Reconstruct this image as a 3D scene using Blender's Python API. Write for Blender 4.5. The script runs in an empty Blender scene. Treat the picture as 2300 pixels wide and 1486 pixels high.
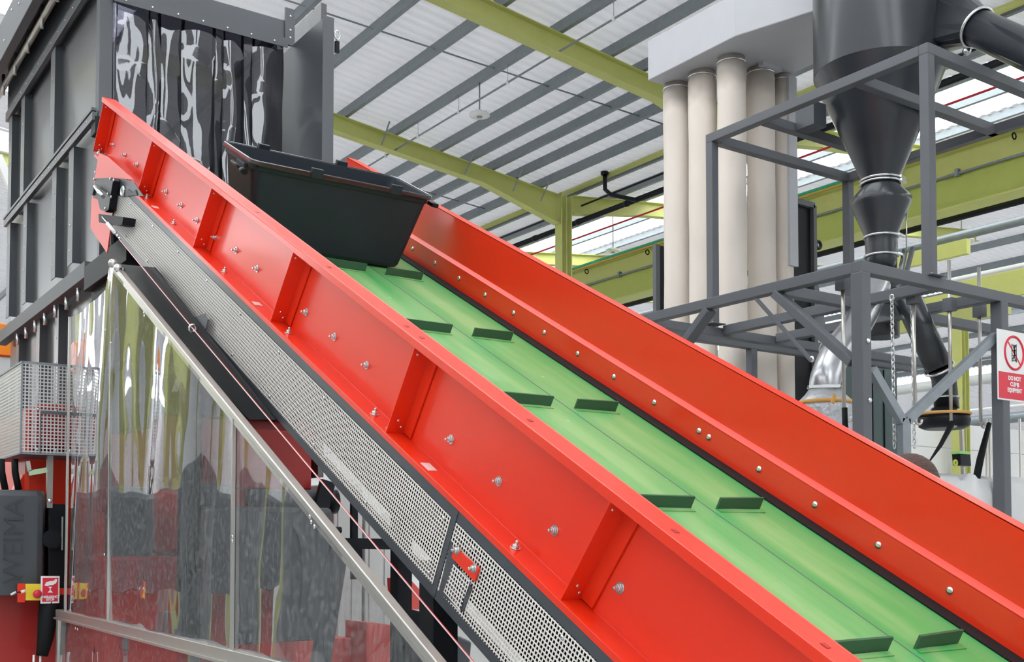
import bpy, bmesh, math, random
from mathutils import Vector, Matrix
random.seed(7)
S = bpy.context.scene
COL = S.collection
R = math.radians

# ------------------------------------------------------------------ camera
F, CX, CY = 2476.5, 1169.0, 1112.5            # focal length and principal point in pixels of the 2300 x 1486 frame
YAW, PIT, H = R(35.02), R(2.171), 1.6
AL = R(28.007)                                 # slope of the conveyor
cam_d = bpy.data.cameras.new('camera'); cam = bpy.data.objects.new('camera', cam_d); COL.objects.link(cam)
S.camera = cam
cam.location = (0, 0, H)
cam.rotation_euler = (R(90) + PIT, 0, -YAW)
cam_d.sensor_width = 36; cam_d.lens = F / 2300 * 36
cam_d.shift_x = (1150 - CX) / 2300; cam_d.shift_y = (CY - 743) / 2300
cam_d.clip_end = 300; cam_d.clip_start = 0.05

# ------------------------------------------------------------------ world, light, exposure
W = bpy.data.worlds.new('overcast'); S.world = W; W.use_nodes = True
bg = W.node_tree.nodes['Background']
bg.inputs[0].default_value = (0.95, 0.975, 1, 1); bg.inputs[1].default_value = 4.6
S.view_settings.view_transform = 'Standard'; S.view_settings.look = 'None'
S.view_settings.gamma = 1; S.view_settings.use_curve_mapping = False
S.view_settings.exposure = 0.27
S.cycles.max_bounces = 8; S.cycles.transparent_max_bounces = 24; S.cycles.transmission_bounces = 6
S.cycles.sample_clamp_indirect = 6

# ------------------------------------------------------------------ measuring helpers
fw = Vector((math.sin(YAW) * math.cos(PIT), math.cos(YAW) * math.cos(PIT), math.sin(PIT)))
rt = Vector((math.cos(YAW), -math.sin(YAW), 0)); up = rt.cross(fw)
C0 = Vector((0, 0, H))
def ray(px, py): return fw + rt * ((px - CX) / F) + up * ((CY - py) / F)
def PX(px, py, v): d = ray(px, py); return C0 + d * (v / d.x)
def PY(px, py, v): d = ray(px, py); return C0 + d * (v / d.y)
def PZ(px, py, v): d = ray(px, py); return C0 + d * ((v - H) / d.z)
ca, sa = math.cos(AL), math.sin(AL)
def cv(x, s, n): return Vector((x, s * ca - n * sa, H + s * sa + n * ca))     # conveyor frame
def sn(p): return (p.y * ca + (p.z - H) * sa, -p.y * sa + (p.z - H) * ca)
def PN(px, py, n):
    d = ray(px, py); return C0 + d * (n / (d.z * ca - d.y * sa))
EX, EY, EZ = Vector((1, 0, 0)), Vector((0, 1, 0)), Vector((0, 0, 1))
DS = Vector((0, ca, sa)); DN = Vector((0, -sa, ca))

# ------------------------------------------------------------------ materials
MATS = {}
def mat(name, col, rough=0.5, metal=0.0, coat=0.0, spec=0.5, bump=0.0, bscale=40, var=0.0, vscale=6, stretch=None, alpha=None):
    m = bpy.data.materials.new(name); m.use_nodes = True
    nt = m.node_tree; b = nt.nodes['Principled BSDF']
    b.inputs['Base Color'].default_value = (*col, 1); b.inputs['Roughness'].default_value = rough
    b.inputs['Metallic'].default_value = metal; b.inputs['Coat Weight'].default_value = coat
    b.inputs['Coat Roughness'].default_value = 0.12
    b.inputs['Specular IOR Level'].default_value = spec
    tc = nt.nodes.new('ShaderNodeTexCoord'); mp = nt.nodes.new('ShaderNodeMapping')
    nt.links.new(tc.outputs['Object'], mp.inputs[0])
    if stretch: mp.inputs['Scale'].default_value = stretch
    n = nt.nodes.new('ShaderNodeTexNoise'); n.inputs['Scale'].default_value = vscale; n.inputs['Detail'].default_value = 4
    nt.links.new(mp.outputs[0], n.inputs['Vector'])
    mx = nt.nodes.new('ShaderNodeMix'); mx.data_type = 'RGBA'
    v = max(var, 0.04)
    mx.inputs['A'].default_value = (*[c * (1 - v) for c in col], 1)
    mx.inputs['B'].default_value = (*[min(1, c * (1 + v)) for c in col], 1)
    nt.links.new(n.outputs['Fac'], mx.inputs['Factor']); nt.links.new(mx.outputs['Result'], b.inputs['Base Color'])
    if bump:
        n2 = nt.nodes.new('ShaderNodeTexNoise'); n2.inputs['Scale'].default_value = bscale
        nt.links.new(mp.outputs[0], n2.inputs['Vector'])
        bp = nt.nodes.new('ShaderNodeBump'); bp.inputs['Strength'].default_value = bump; bp.inputs['Distance'].default_value = 0.02
        nt.links.new(n2.outputs['Fac'], bp.inputs['Height']); nt.links.new(bp.outputs[0], b.inputs['Normal'])
    MATS[name] = m
    return m
RED = mat('red_paint', (0.84, 0.034, 0.007), 0.34, coat=0.28)
DRED = mat('deep_red_paint', (0.42, 0.014, 0.012), 0.4, coat=0.3)
PANELRED = mat('faded_red_plastic', (0.80, 0.11, 0.09), 0.35)
ANTH = mat('anthracite_paint', (0.060, 0.068, 0.078), 0.38, coat=0.25)
GREYP = mat('grey_frame_paint', (0.115, 0.122, 0.134), 0.5, spec=0.35)
PANEL = mat('dark_sheet_metal', (0.15, 0.152, 0.155), 0.26, metal=0.5, var=0.25, vscale=3, stretch=(3, 3, 0.4))
BLACK = mat('black_plastic', (0.010, 0.012, 0.016), 0.35, spec=0.25)
BLACKM = mat('black_steel', (0.011, 0.013, 0.017), 0.5, spec=0.2)
RUBBER = mat('black_rubber', (0.008, 0.010, 0.011), 0.65, spec=0.2)
BINM = mat('black_bin_plastic', (0.019, 0.027, 0.036), 0.5, spec=0.3)
BINR = mat('bin_rim_plastic', (0.018, 0.020, 0.026), 0.16, coat=0.8)
ZINC = mat('zinc_steel', (0.72, 0.74, 0.74), 0.22, metal=0.9)
GALV = mat('galvanised_steel', (0.25, 0.28, 0.30), 0.45, metal=0.35, var=0.15, vscale=10)
ALU = mat('aluminium', (0.62, 0.60, 0.56), 0.3, metal=0.75)
STEELT = mat('brushed_pipe', (0.55, 0.56, 0.58), 0.3, metal=0.8, var=0.1, stretch=(1, 1, 8))
LIME = mat('yellow_green_paint', (0.56, 0.58, 0.18), 0.5, var=0.06)
LIMED = mat('olive_green_paint', (0.46, 0.52, 0.11), 0.5, var=0.06)
TEAL = mat('teal_cable', (0.05, 0.45, 0.28), 0.5)
OCHRE = mat('ochre_pipe', (0.6, 0.38, 0.05), 0.4)
CREAM = mat('filter_cloth', (0.76, 0.69, 0.62), 0.9, bump=0.25, bscale=5, var=0.12, vscale=2.5, stretch=(1, 1, 0.5))
HEADER = mat('light_grey_sheet', (0.50, 0.51, 0.54), 0.45)
CYC = mat('dark_grey_cyclone_paint', (0.026, 0.030, 0.037), 0.3, spec=0.5, coat=0.3)
CLEAT = mat('dark_green_cleat', (0.025, 0.10, 0.05), 0.5)
WHITE = mat('white_paint', (0.82, 0.83, 0.82), 0.5)
WALLM = mat('white_cladding', (0.74, 0.74, 0.73), 0.6)
FLOOR = mat('concrete_floor', (0.42, 0.42, 0.41), 0.6, var=0.15, vscale=0.8)
YEL = mat('yellow_plastic', (0.85, 0.66, 0.04), 0.4)
BTN = mat('button_red', (0.62, 0.02, 0.05), 0.35)
SIGNR = mat('sign_red', (0.72, 0.02, 0.05), 0.45)
SIGNW = mat('sign_white', (0.86, 0.87, 0.85), 0.45)
ORANGE = mat('orange_machine_paint', (0.95, 0.27, 0.01), 0.45)
STRAP = mat('orange_strap', (0.78, 0.42, 0.12), 0.7)
BAG = mat('white_bag_cloth', (0.66, 0.66, 0.66), 0.85, bump=0.5, bscale=9)
SILV = mat('silver_liner', (0.55, 0.57, 0.60), 0.35, metal=0.3, bump=0.6, bscale=25)
CORD = mat('cord_red', (0.85, 0.03, 0.05), 0.4)
CORDW = mat('cord_white', (0.85, 0.8, 0.8), 0.4)
PALE = mat('pale_grey_panel', (0.62, 0.64, 0.63), 0.5)
GREENL = mat('light_green_plastic', (0.35, 0.75, 0.2), 0.5)
HAIR = mat('brown_hair', (0.09, 0.045, 0.035), 0.6, bump=0.8, bscale=60, stretch=(1, 1, 6))
SKIN = mat('skin', (0.62, 0.38, 0.28), 0.5)
CLOTH = mat('navy_workwear', (0.03, 0.04, 0.08), 0.85)
PINKS = mat('sticker', (0.80, 0.62, 0.60), 0.5)
OLIVE = mat('light_lime_paint', (0.68, 0.78, 0.12), 0.5)

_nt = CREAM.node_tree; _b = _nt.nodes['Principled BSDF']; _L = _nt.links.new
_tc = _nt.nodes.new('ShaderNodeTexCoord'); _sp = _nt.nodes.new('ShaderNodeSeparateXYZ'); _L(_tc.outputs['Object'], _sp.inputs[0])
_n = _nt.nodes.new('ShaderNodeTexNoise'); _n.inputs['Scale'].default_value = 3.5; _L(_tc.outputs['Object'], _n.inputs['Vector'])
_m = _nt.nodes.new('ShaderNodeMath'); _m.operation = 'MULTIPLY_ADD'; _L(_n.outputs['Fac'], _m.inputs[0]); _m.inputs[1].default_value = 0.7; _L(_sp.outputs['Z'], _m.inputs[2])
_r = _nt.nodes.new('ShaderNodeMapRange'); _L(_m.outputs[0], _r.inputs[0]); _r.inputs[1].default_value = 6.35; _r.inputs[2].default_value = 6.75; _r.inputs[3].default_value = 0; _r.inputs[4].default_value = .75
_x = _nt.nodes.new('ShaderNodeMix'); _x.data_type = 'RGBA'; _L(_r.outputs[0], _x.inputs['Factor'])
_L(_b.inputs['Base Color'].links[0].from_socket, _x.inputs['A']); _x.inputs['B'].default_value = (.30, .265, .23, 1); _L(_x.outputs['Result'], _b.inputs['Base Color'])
def node_mat(name):
    m = bpy.data.materials.new(name); m.use_nodes = True
    nt = m.node_tree; nt.nodes.clear()
    out = nt.nodes.new('ShaderNodeOutputMaterial')
    return m, nt, out
# belt: green PVC with wear streaks along the run, pale scuffs and fine specks
def belt_mat():
    m = bpy.data.materials.new('green_belt'); m.use_nodes = True; nt = m.node_tree; b = nt.nodes['Principled BSDF']
    L = nt.links.new
    tc = nt.nodes.new('ShaderNodeTexCoord'); mp = nt.nodes.new('ShaderNodeMapping'); L(tc.outputs['Object'], mp.inputs[0])
    mp.inputs['Rotation'].default_value = (-AL, 0, 0); mp.inputs['Scale'].default_value = (1, 1, 1)
    mp2 = nt.nodes.new('ShaderNodeMapping'); L(mp.outputs[0], mp2.inputs[0]); mp2.inputs['Scale'].default_value = (9, 1.1, 1)
    n1 = nt.nodes.new('ShaderNodeTexNoise'); n1.inputs['Scale'].default_value = 1.2; n1.inputs['Detail'].default_value = 6; L(mp2.outputs[0], n1.inputs['Vector'])
    r1 = nt.nodes.new('ShaderNodeValToRGB'); L(n1.outputs['Fac'], r1.inputs[0])
    r1.color_ramp.elements[0].position = 0.32; r1.color_ramp.elements[0].color = (0.075, 0.36, 0.10, 1)
    r1.color_ramp.elements[1].position = 0.62; r1.color_ramp.elements[1].color = (0.24, 0.45, 0.17, 1)
    n2 = nt.nodes.new('ShaderNodeTexNoise'); n2.inputs['Scale'].default_value = 2.2; n2.inputs['Detail'].default_value = 8; L(mp.outputs[0], n2.inputs['Vector'])
    r2 = nt.nodes.new('ShaderNodeValToRGB'); L(n2.outputs['Fac'], r2.inputs[0])
    r2.color_ramp.elements[0].position = 0.60; r2.color_ramp.elements[0].color = (0, 0, 0, 1)
    r2.color_ramp.elements[1].position = 0.75; r2.color_ramp.elements[1].color = (0.5, 0.5, 0.5, 1)
    mx = nt.nodes.new('ShaderNodeMix'); mx.data_type = 'RGBA'; L(r2.outputs[0], mx.inputs['Factor']); L(r1.outputs[0], mx.inputs['A'])
    mx.inputs['B'].default_value = (0.34, 0.55, 0.30, 1)
    v = nt.nodes.new('ShaderNodeTexVoronoi'); v.inputs['Scale'].default_value = 5.5; L(mp.outputs[0], v.inputs['Vector'])
    r3 = nt.nodes.new('ShaderNodeValToRGB'); L(v.outputs['Distance'], r3.inputs[0])
    r3.color_ramp.elements[0].position = 0.03; r3.color_ramp.elements[0].color = (0.7, 0.7, 0.7, 1)
    r3.color_ramp.elements[1].position = 0.06; r3.color_ramp.elements[1].color = (0, 0, 0, 1)
    mx2 = nt.nodes.new('ShaderNodeMix'); mx2.data_type = 'RGBA'; L(r3.outputs[0], mx2.inputs['Factor']); L(mx.outputs['Result'], mx2.inputs['A'])
    mx2.inputs['B'].default_value = (0.35, 0.70, 0.45, 1)
    sp = nt.nodes.new('ShaderNodeSeparateXYZ'); L(tc.outputs['Object'], sp.inputs[0])
    wob = nt.nodes.new('ShaderNodeMath'); wob.operation = 'MULTIPLY_ADD'; L(n2.outputs['Fac'], wob.inputs[0]); wob.inputs[1].default_value = 0.10; L(sp.outputs['X'], wob.inputs[2])
    r4 = nt.nodes.new('ShaderNodeValToRGB'); mr = nt.nodes.new('ShaderNodeMapRange'); L(wob.outputs[0], mr.inputs[0])
    mr.inputs[1].default_value = -0.55; mr.inputs[2].default_value = 0.65; L(mr.outputs[0], r4.inputs[0])
    e = r4.color_ramp.elements; e[0].position = 0.0; e[0].color = (1, 1, 1, 1); e[1].position = 1.0; e[1].color = (1, 1, 1, 1)
    for ps, vv in ((.10, .1), (.28, 0), (.34, .55), (.40, 0), (.62, 0), (.70, .5), (.76, .05), (.87, 0), (.95, .9)):
        q = e.new(ps); q.color = (vv, vv, vv, 1)
    mx3 = nt.nodes.new('ShaderNodeMix'); mx3.data_type = 'RGBA'; L(r4.outputs[0], mx3.inputs['Factor']); L(mx2.outputs['Result'], mx3.inputs['A'])
    mx3.inputs['B'].default_value = (0.035, 0.31, 0.085, 1)
    L(mx3.outputs['Result'], b.inputs['Base Color']); b.inputs['Roughness'].default_value = 0.38
    return m
BELT = belt_mat()
# perforated sheet: square holes cut by a procedural mask on two object axes
def mesh_mat(name, col, pitch, hole, axes, rot=0.0, metal=0.3):
    m, nt, out = node_mat(name); L = nt.links.new
    b = nt.nodes.new('ShaderNodeBsdfPrincipled'); b.inputs['Base Color'].default_value = (*col, 1)
    b.inputs['Roughness'].default_value = 0.4; b.inputs['Metallic'].default_value = metal
    t = nt.nodes.new('ShaderNodeBsdfTransparent'); mix = nt.nodes.new('ShaderNodeMixShader')
    tc = nt.nodes.new('ShaderNodeTexCoord'); mp = nt.nodes.new('ShaderNodeMapping'); L(tc.outputs['Object'], mp.inputs[0])
    mp.inputs['Rotation'].default_value = (rot, 0, 0)
    sep = nt.nodes.new('ShaderNodeSeparateXYZ'); L(mp.outputs[0], sep.inputs[0])
    masks = []
    for a in axes:
        d = nt.nodes.new('ShaderNodeMath'); d.operation = 'DIVIDE'; L(sep.outputs[a], d.inputs[0]); d.inputs[1].default_value = pitch
        f = nt.nodes.new('ShaderNodeMath'); f.operation = 'FLOORED_MODULO'; L(d.outputs[0], f.inputs[0]); f.inputs[1].default_value = 1.0
        l = nt.nodes.new('ShaderNodeMath'); l.operation = 'LESS_THAN'; L(f.outputs[0], l.inputs[0]); l.inputs[1].default_value = hole / pitch
        masks.append(l)
    mu = nt.nodes.new('ShaderNodeMath'); mu.operation = 'MULTIPLY'; L(masks[0].outputs[0], mu.inputs[0]); L(masks[1].outputs[0], mu.inputs[1])
    L(mu.outputs[0], mix.inputs[0]); L(b.outputs[0], mix.inputs[1]); L(t.outputs[0], mix.inputs[2]); L(mix.outputs[0], out.inputs[0])
    return m
GUARDMESH = mesh_mat('perforated_guard', (0.86, 0.83, 0.78), 0.012, 0.0086, ('Y', 'Z'), rot=-AL, metal=0.0)
FRONTMESH = mesh_mat('perforated_front', (0.62, 0.62, 0.62), 0.019, 0.0125, ('X', 'Z'))
SIDEMESH = mesh_mat('perforated_side', (0.55, 0.54, 0.50), 0.019, 0.0110, ('Y', 'Z'))
# clear soft PVC sheet: Fresnel mix of mirror and clear, ripples and scuffs
def pvc_mat(name, tint, wave, haze, stretch=(1, 1, 0.25), base=0.0, gain=1.7, nscale=5):
    m, nt, out = node_mat(name); L = nt.links.new
    tr = nt.nodes.new('ShaderNodeBsdfTransparent'); tr.inputs[0].default_value = (*tint, 1)
    gl = nt.nodes.new('ShaderNodeBsdfGlossy'); gl.inputs['Roughness'].default_value = 0.03; gl.inputs[0].default_value = (0.95, 0.97, 1, 1)
    df = nt.nodes.new('ShaderNodeBsdfDiffuse'); df.inputs[0].default_value = (0.55, 0.54, 0.53, 1)
    tc = nt.nodes.new('ShaderNodeTexCoord'); mp = nt.nodes.new('ShaderNodeMapping'); L(tc.outputs['Object'], mp.inputs[0]); mp.inputs['Scale'].default_value = stretch
    n = nt.nodes.new('ShaderNodeTexNoise'); n.inputs['Scale'].default_value = nscale; n.inputs['Detail'].default_value = 0.8; L(mp.outputs[0], n.inputs['Vector'])
    bp = nt.nodes.new('ShaderNodeBump'); bp.inputs['Strength'].default_value = 1; bp.inputs['Distance'].default_value = wave; L(n.outputs['Fac'], bp.inputs['Height'])
    L(bp.outputs[0], gl.inputs['Normal'])
    fr = nt.nodes.new('ShaderNodeFresnel'); L(bp.outputs[0], fr.inputs['Normal'])
    ge = nt.nodes.new('ShaderNodeNewGeometry'); mr = nt.nodes.new('ShaderNodeMapRange'); L(ge.outputs['Backfacing'], mr.inputs[0])
    mr.inputs[3].default_value = 1.5; mr.inputs[4].default_value = 1 / 1.5; L(mr.outputs[0], fr.inputs[0])
    ad = nt.nodes.new('ShaderNodeMath'); ad.operation = 'MULTIPLY_ADD'; L(fr.outputs[0], ad.inputs[0]); ad.inputs[1].default_value = gain; ad.inputs[2].default_value = base; ad.use_clamp = True   # both faces of the thin sheet mirror
    mix = nt.nodes.new('ShaderNodeMixShader'); L(ad.outputs[0], mix.inputs[0]); L(tr.outputs[0], mix.inputs[1]); L(gl.outputs[0], mix.inputs[2])
    n3 = nt.nodes.new('ShaderNodeTexNoise'); n3.inputs['Scale'].default_value = 45; n3.inputs['Detail'].default_value = 5; L(tc.outputs['Object'], n3.inputs['Vector'])
    r3 = nt.nodes.new('ShaderNodeValToRGB'); L(n3.outputs['Fac'], r3.inputs[0])
    r3.color_ramp.elements[0].position = 0.45; r3.color_ramp.elements[0].color = (haze * .35,) * 3 + (1,)
    r3.color_ramp.elements[1].position = 0.72; r3.color_ramp.elements[1].color = (haze * 1.6,) * 3 + (1,)
    mix2 = nt.nodes.new('ShaderNodeMixShader'); L(r3.outputs[0], mix2.inputs[0]); L(mix.outputs[0], mix2.inputs[1]); L(df.outputs[0], mix2.inputs[2])
    L(mix2.outputs[0], out.inputs[0])
    return m
PVC = pvc_mat('clear_pvc', (0.84, 0.83, 0.83), 0.020, 0.15, stretch=(1, 1, 0.7), gain=1.75, nscale=2.6)
STRIPM = pvc_mat('smoky_pvc_strip', (0.045, 0.045, 0.06), 0.06, 0.008, stretch=(1, 1, 0.35), base=0.0, gain=2.6)
# roof: pale liner sheets, translucency added to brighten hall; roof lights pass most daylight
def roof_mat(name, col, trans):
    m, nt, out = node_mat(name); L = nt.links.new
    d = nt.nodes.new('ShaderNodeBsdfDiffuse'); d.inputs[0].default_value = (*col, 1)
    t = nt.nodes.new('ShaderNodeBsdfTranslucent'); t.inputs[0].default_value = (*col, 1)
    mix = nt.nodes.new('ShaderNodeMixShader'); mix.inputs[0].default_value = trans
    L(d.outputs[0], mix.inputs[1]); L(t.outputs[0], mix.inputs[2]); L(mix.outputs[0], out.inputs[0])
    return m
ROOF = roof_mat('roof_sheet', (0.72, 0.72, 0.74), 0.075)
SKYL = roof_mat('roof_light_sheet', (0.96, 0.97, 0.97), 0.92)

# ------------------------------------------------------------------ mesh builder
class MB:
    def __init__(s): s.v = []; s.f = []; s.smooth = []
    def add(s, vs, fs, sm=False):
        o = len(s.v); s.v += [Vector(p) for p in vs]
        for f in fs: s.f.append([i + o for i in f]); s.smooth.append(sm)
        return s
    def hexa(s, p):      # 8 corners: bottom loop then top loop
        return s.add(p, [(0, 3, 2, 1), (4, 5, 6, 7), (0, 1, 5, 4), (1, 2, 6, 5), (2, 3, 7, 6), (3, 0, 4, 7)])
    def box(s, x0, x1, y0, y1, z0, z1):
        return s.hexa([(x0, y0, z0), (x1, y0, z0), (x1, y1, z0), (x0, y1, z0), (x0, y0, z1), (x1, y0, z1), (x1, y1, z1), (x0, y1, z1)])
    def cbox(s, x0, x1, s0, s1, n0, n1):   # box in the conveyor frame
        return s.hexa([cv(*p) for p in [(x0, s0, n0), (x1, s0, n0), (x1, s1, n0), (x0, s1, n0), (x0, s0, n1), (x1, s0, n1), (x1, s1, n1), (x0, s1, n1)]])
    def prism(s, pts, d):                   # polygon extruded by vector d
        n = len(pts); a = [Vector(p) for p in pts]; b = [p + Vector(d) for p in a]
        return s.add(a + b, [list(range(n))[::-1], [n + i for i in range(n)]] + [(i, (i + 1) % n, n + (i + 1) % n, n + i) for i in range(n)])
    def bar(s, a, b, w, h, upv=EZ):         # rectangular bar between two points
        a, b = Vector(a), Vector(b); d = (b - a).normalized()
        if abs(d.dot(upv)) > 0.98: upv = EY
        r = d.cross(upv).normalized(); u = r.cross(d)
        c = [(-1, -1), (1, -1), (1, 1), (-1, 1)]
        q = lambda o: [o + r * (i * w / 2) + u * (j * h / 2) for i, j in c]
        return s.hexa(q(a) + q(b))
    def tube(s, pts, r, seg=14, cap=True, radii=None, sm=True):
        pts = [Vector(p) for p in pts]; n = len(pts); rings = []
        prev = None
        for i, p in enumerate(pts):
            d = (pts[min(i + 1, n - 1)] - pts[max(i - 1, 0)]).normalized()
            if prev is None:
                x = d.cross(EZ) if abs(d.z) < 0.95 else d.cross(EX)
            else: x = prev - d * prev.dot(d)
            x.normalize(); prev = x; y = d.cross(x); rr = radii[i] if radii else r
            rings.append([p + (x * math.cos(2 * math.pi * k / seg) + y * math.sin(2 * math.pi * k / seg)) * rr for k in range(seg)])
        vs = [v for g in rings for v in g]
        fs = [(i * seg + k, i * seg + (k + 1) % seg, (i + 1) * seg + (k + 1) % seg, (i + 1) * seg + k) for i in range(n - 1) for k in range(seg)]
        s.add(vs, fs, sm)
        if cap: s.add(rings[0], [list(range(seg))[::-1]]); s.add(rings[-1], [list(range(seg))])
        return s
    def lathe(s, c, prof, seg=40, axis=EZ, cap=True):   # prof: (radius, height along axis)
        c = Vector(c)
        return s.tube([c + axis * h for r, h in prof], 1, seg, cap, [r for r, h in prof])
    def ball(s, c, r, seg=12):
        c = Vector(c); pr = [(r * math.sin(math.pi * i / 8), -r * math.cos(math.pi * i / 8)) for i in range(9)]
        pr[0] = (r * .02, -r); pr[-1] = (r * .02, r)
        return s.lathe(c, pr, seg)
    def torus(s, c, axis, R0, r, seg=24, k=8, a0=0, a1=2 * math.pi, sy=1.0):
        axis = Vector(axis).normalized(); x = axis.cross(EZ) if abs(axis.z) < .9 else axis.cross(EX); x.normalize(); y = axis.cross(x)
        full = abs(a1 - a0 - 2 * math.pi) < 1e-6
        pts = [Vector(c) + x * R0 * math.cos(a0 + (a1 - a0) * i / seg) + y * R0 * sy * math.sin(a0 + (a1 - a0) * i / seg) for i in range(seg + 1)]
        return s.tube(pts, r, k, not full)
    def build(s, name, m, parent=None, bevel=0, **kw):
        me = bpy.data.meshes.new(name)
        if parent is not None:
            org = parent.get('_org'); org = Vector(org)
        else:
            xs = [v.x for v in s.v]; ys = [v.y for v in s.v]; zs = [v.z for v in s.v]
            org = Vector(((min(xs) + max(xs)) / 2, (min(ys) + max(ys)) / 2, min(zs)))
        me.from_pydata([v - org for v in s.v], [], s.f)
        for p, q in zip(me.polygons, s.smooth): p.use_smooth = q
        bm = bmesh.new(); bm.from_mesh(me); bmesh.ops.remove_doubles(bm, verts=bm.verts, dist=1e-6)
        if not kw.pop('keep', 0): bmesh.ops.recalc_face_normals(bm, faces=bm.faces)
        bm.to_mesh(me); bm.free()
        me.materials.append(m)
        o = bpy.data.objects.new(name, me); COL.objects.link(o)
        o['_org'] = tuple(org)
        if parent is not None: o.parent = parent
        else: o.location = org
        if bevel:
            b = o.modifiers.new('bevel', 'BEVEL'); b.width = bevel; b.segments = 2; b.limit_method = 'ANGLE'; b.angle_limit = R(40)
        for k, v in kw.items(): o[k] = v
        return o
def thing(name, label, cat, base, group=None):
    o = bpy.data.objects.new(name, None); COL.objects.link(o); o.location = base; o.empty_display_size = 0.1
    o['_org'] = tuple(base); o['label'] = label; o['category'] = cat
    if group: o['group'] = group
    return o
def tag(o, label, cat, group=None):
    o['label'] = label; o['category'] = cat
    if group: o['group'] = group
    return o
def struct(o): o['kind'] = 'structure'; return o
def inst(me_o, name, M, parent):            # a copy of a small part with its own placement
    o = me_o.copy(); COL.objects.link(o); o.name = name; o.parent = parent
    o.matrix_local = Matrix.Translation(-Vector(parent['_org'])) @ M
    return o
def frame_of(p, nrm, tan):                  # matrix whose z is nrm and x close to tan
    z = Vector(nrm).normalized(); x = (Vector(tan) - z * Vector(tan).dot(z)).normalized(); y = z.cross(x)
    M = Matrix((x, y, z)).transposed().to_4x4(); M.translation = Vector(p); return M
ORD = ['first', 'second', 'third', 'fourth', 'fifth', 'sixth', 'seventh', 'eighth', 'ninth', 'tenth', 'eleventh', 'twelfth', 'thirteenth', 'fourteenth']
def text(body, size, m, M, parent, name='lettering', ext=0.001, align='CENTER', sx=1.0, bold=0.0, kind_label=None):
    c = bpy.data.curves.new(name, 'FONT'); c.body = body; c.size = size; c.extrude = ext; c.align_x = align; c.align_y = 'CENTER'; c.offset = bold
    tmp = bpy.data.objects.new(name, c); COL.objects.link(tmp)
    dg = bpy.context.evaluated_depsgraph_get(); me = bpy.data.meshes.new_from_object(tmp.evaluated_get(dg))
    bpy.data.objects.remove(tmp); me.name = name; me.materials.clear(); me.materials.append(m)
    for v in me.vertices: v.co.x *= sx
    o = bpy.data.objects.new(name, me); COL.objects.link(o); o.parent = parent
    o.matrix_local = Matrix.Translation(-Vector(parent['_org'])) @ M
    return o
# bolt master meshes (kept unlinked; copies are linked)
def master(mb, name, m):
    o = mb.build(name, m, None); o.location = (0, 0, 0)
    d = Vector(o['_org'])
    for v in o.data.vertices: v.co += d
    COL.objects.unlink(o); o['_org'] = (0, 0, 0); return o
HEXM = master(MB().lathe((0, 0, 0), [(0.017, 0), (0.017, 0.003)], 20).lathe((0, 0, 0.003), [(0.0115, 0), (0.0115, 0.009), (0.010, 0.010)], 6).lathe((0, 0, 0.012), [(0.0055, 0), (0.0055, 0.012), (0.004, 0.014)], 10), 'nut', ZINC)
DOMEM = master(MB().lathe((0, 0, 0), [(0.0125, 0), (0.012, 0.003), (0.009, 0.006), (0.004, 0.0075)], 16), 'bolt', ZINC)
SMALLM = master(MB().lathe((0, 0, 0), [(0.008, 0), (0.0075, 0.003), (0.004, 0.005)], 12), 'rivet', ZINC)
def small_bolt(p, nrm, parent, scale=1.0, which=None, name='bolt'):
    M = frame_of(p, nrm, EY if abs(Vector(nrm).y) < .9 else EX) @ Matrix.Scale(scale, 4)
    return inst(which or SMALLM, name, M, parent)

# =================================================================== SETTING
def roof_strip(name, m, x0, x1, y0, y1, zf, pitch=0.22, h=0.055):
    prof = []
    y = y0
    while y < y1 - 1e-6:
        prof += [(y, 0), (y + pitch * .30, 0), (y + pitch * .42, h), (y + pitch * .88, h)]
        y += pitch
    prof.append((y, 0)); n = len(prof)
    vs = [Vector((x, y, zf(x) + dz)) for x in (x0, x1) for y, dz in prof]
    return MB().add(vs, [(i, i + 1, n + i + 1, n + i) for i in range(n - 1)])
XC, ZE, TR = 13.79, 9.0, math.tan(R(6.35))
zA = lambda x: ZE + (XC - x) * TR
zB = lambda x: ZE + (x - XC) * TR
XR = 29.0
zC = lambda x: zB(XR) - (x - XR) * TR
roofs = MB()
def add_mb(a, b):
    o = len(a.v); a.v += b.v
    for f, q in zip(b.f, b.smooth): a.f.append([i + o for i in f]); a.smooth.append(q)
# roof of the bay over the machine
for (x0, x1, y0, y1) in [(4.9, XC, -16, 60), (2.6, 4.9, 13.5, 17.6), (2.6, 4.9, 19.4, 20.9), (2.6, 4.9, 22.6, 24.6), (2.6, 4.9, 26.0, 31.0), (2.6, 4.9, 33.0, 60), (1.0, 2.6, -16, 60), (-2, -1.0, -16, 60)]:
    add_mb(roofs, roof_strip('r', ROOF, x0, x1, y0, y1, zA))
zL = lambda x: zA(-2) - (-2 - x) * TR
add_mb(roofs, roof_strip('r', ROOF, -7.0, -2, -16, 60, zL)); add_mb(roofs, roof_strip('r', ROOF, -16, -10.5, -16, 60, zL))
for (x0, x1) in [(XC, 16.4), (19.0, 24.0), (26.0, XR)]:
    add_mb(roofs, roof_strip('r', ROOF, x0, x1, -16, 60, zB))
for (x0, x1) in [(XR, 34), (36.5, 44), (46, 58)]:
    add_mb(roofs, roof_strip('r', ROOF, x0, x1, -16, 60, zC))
struct(roofs.build('ceiling', ROOF))
sk = 1
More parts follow.
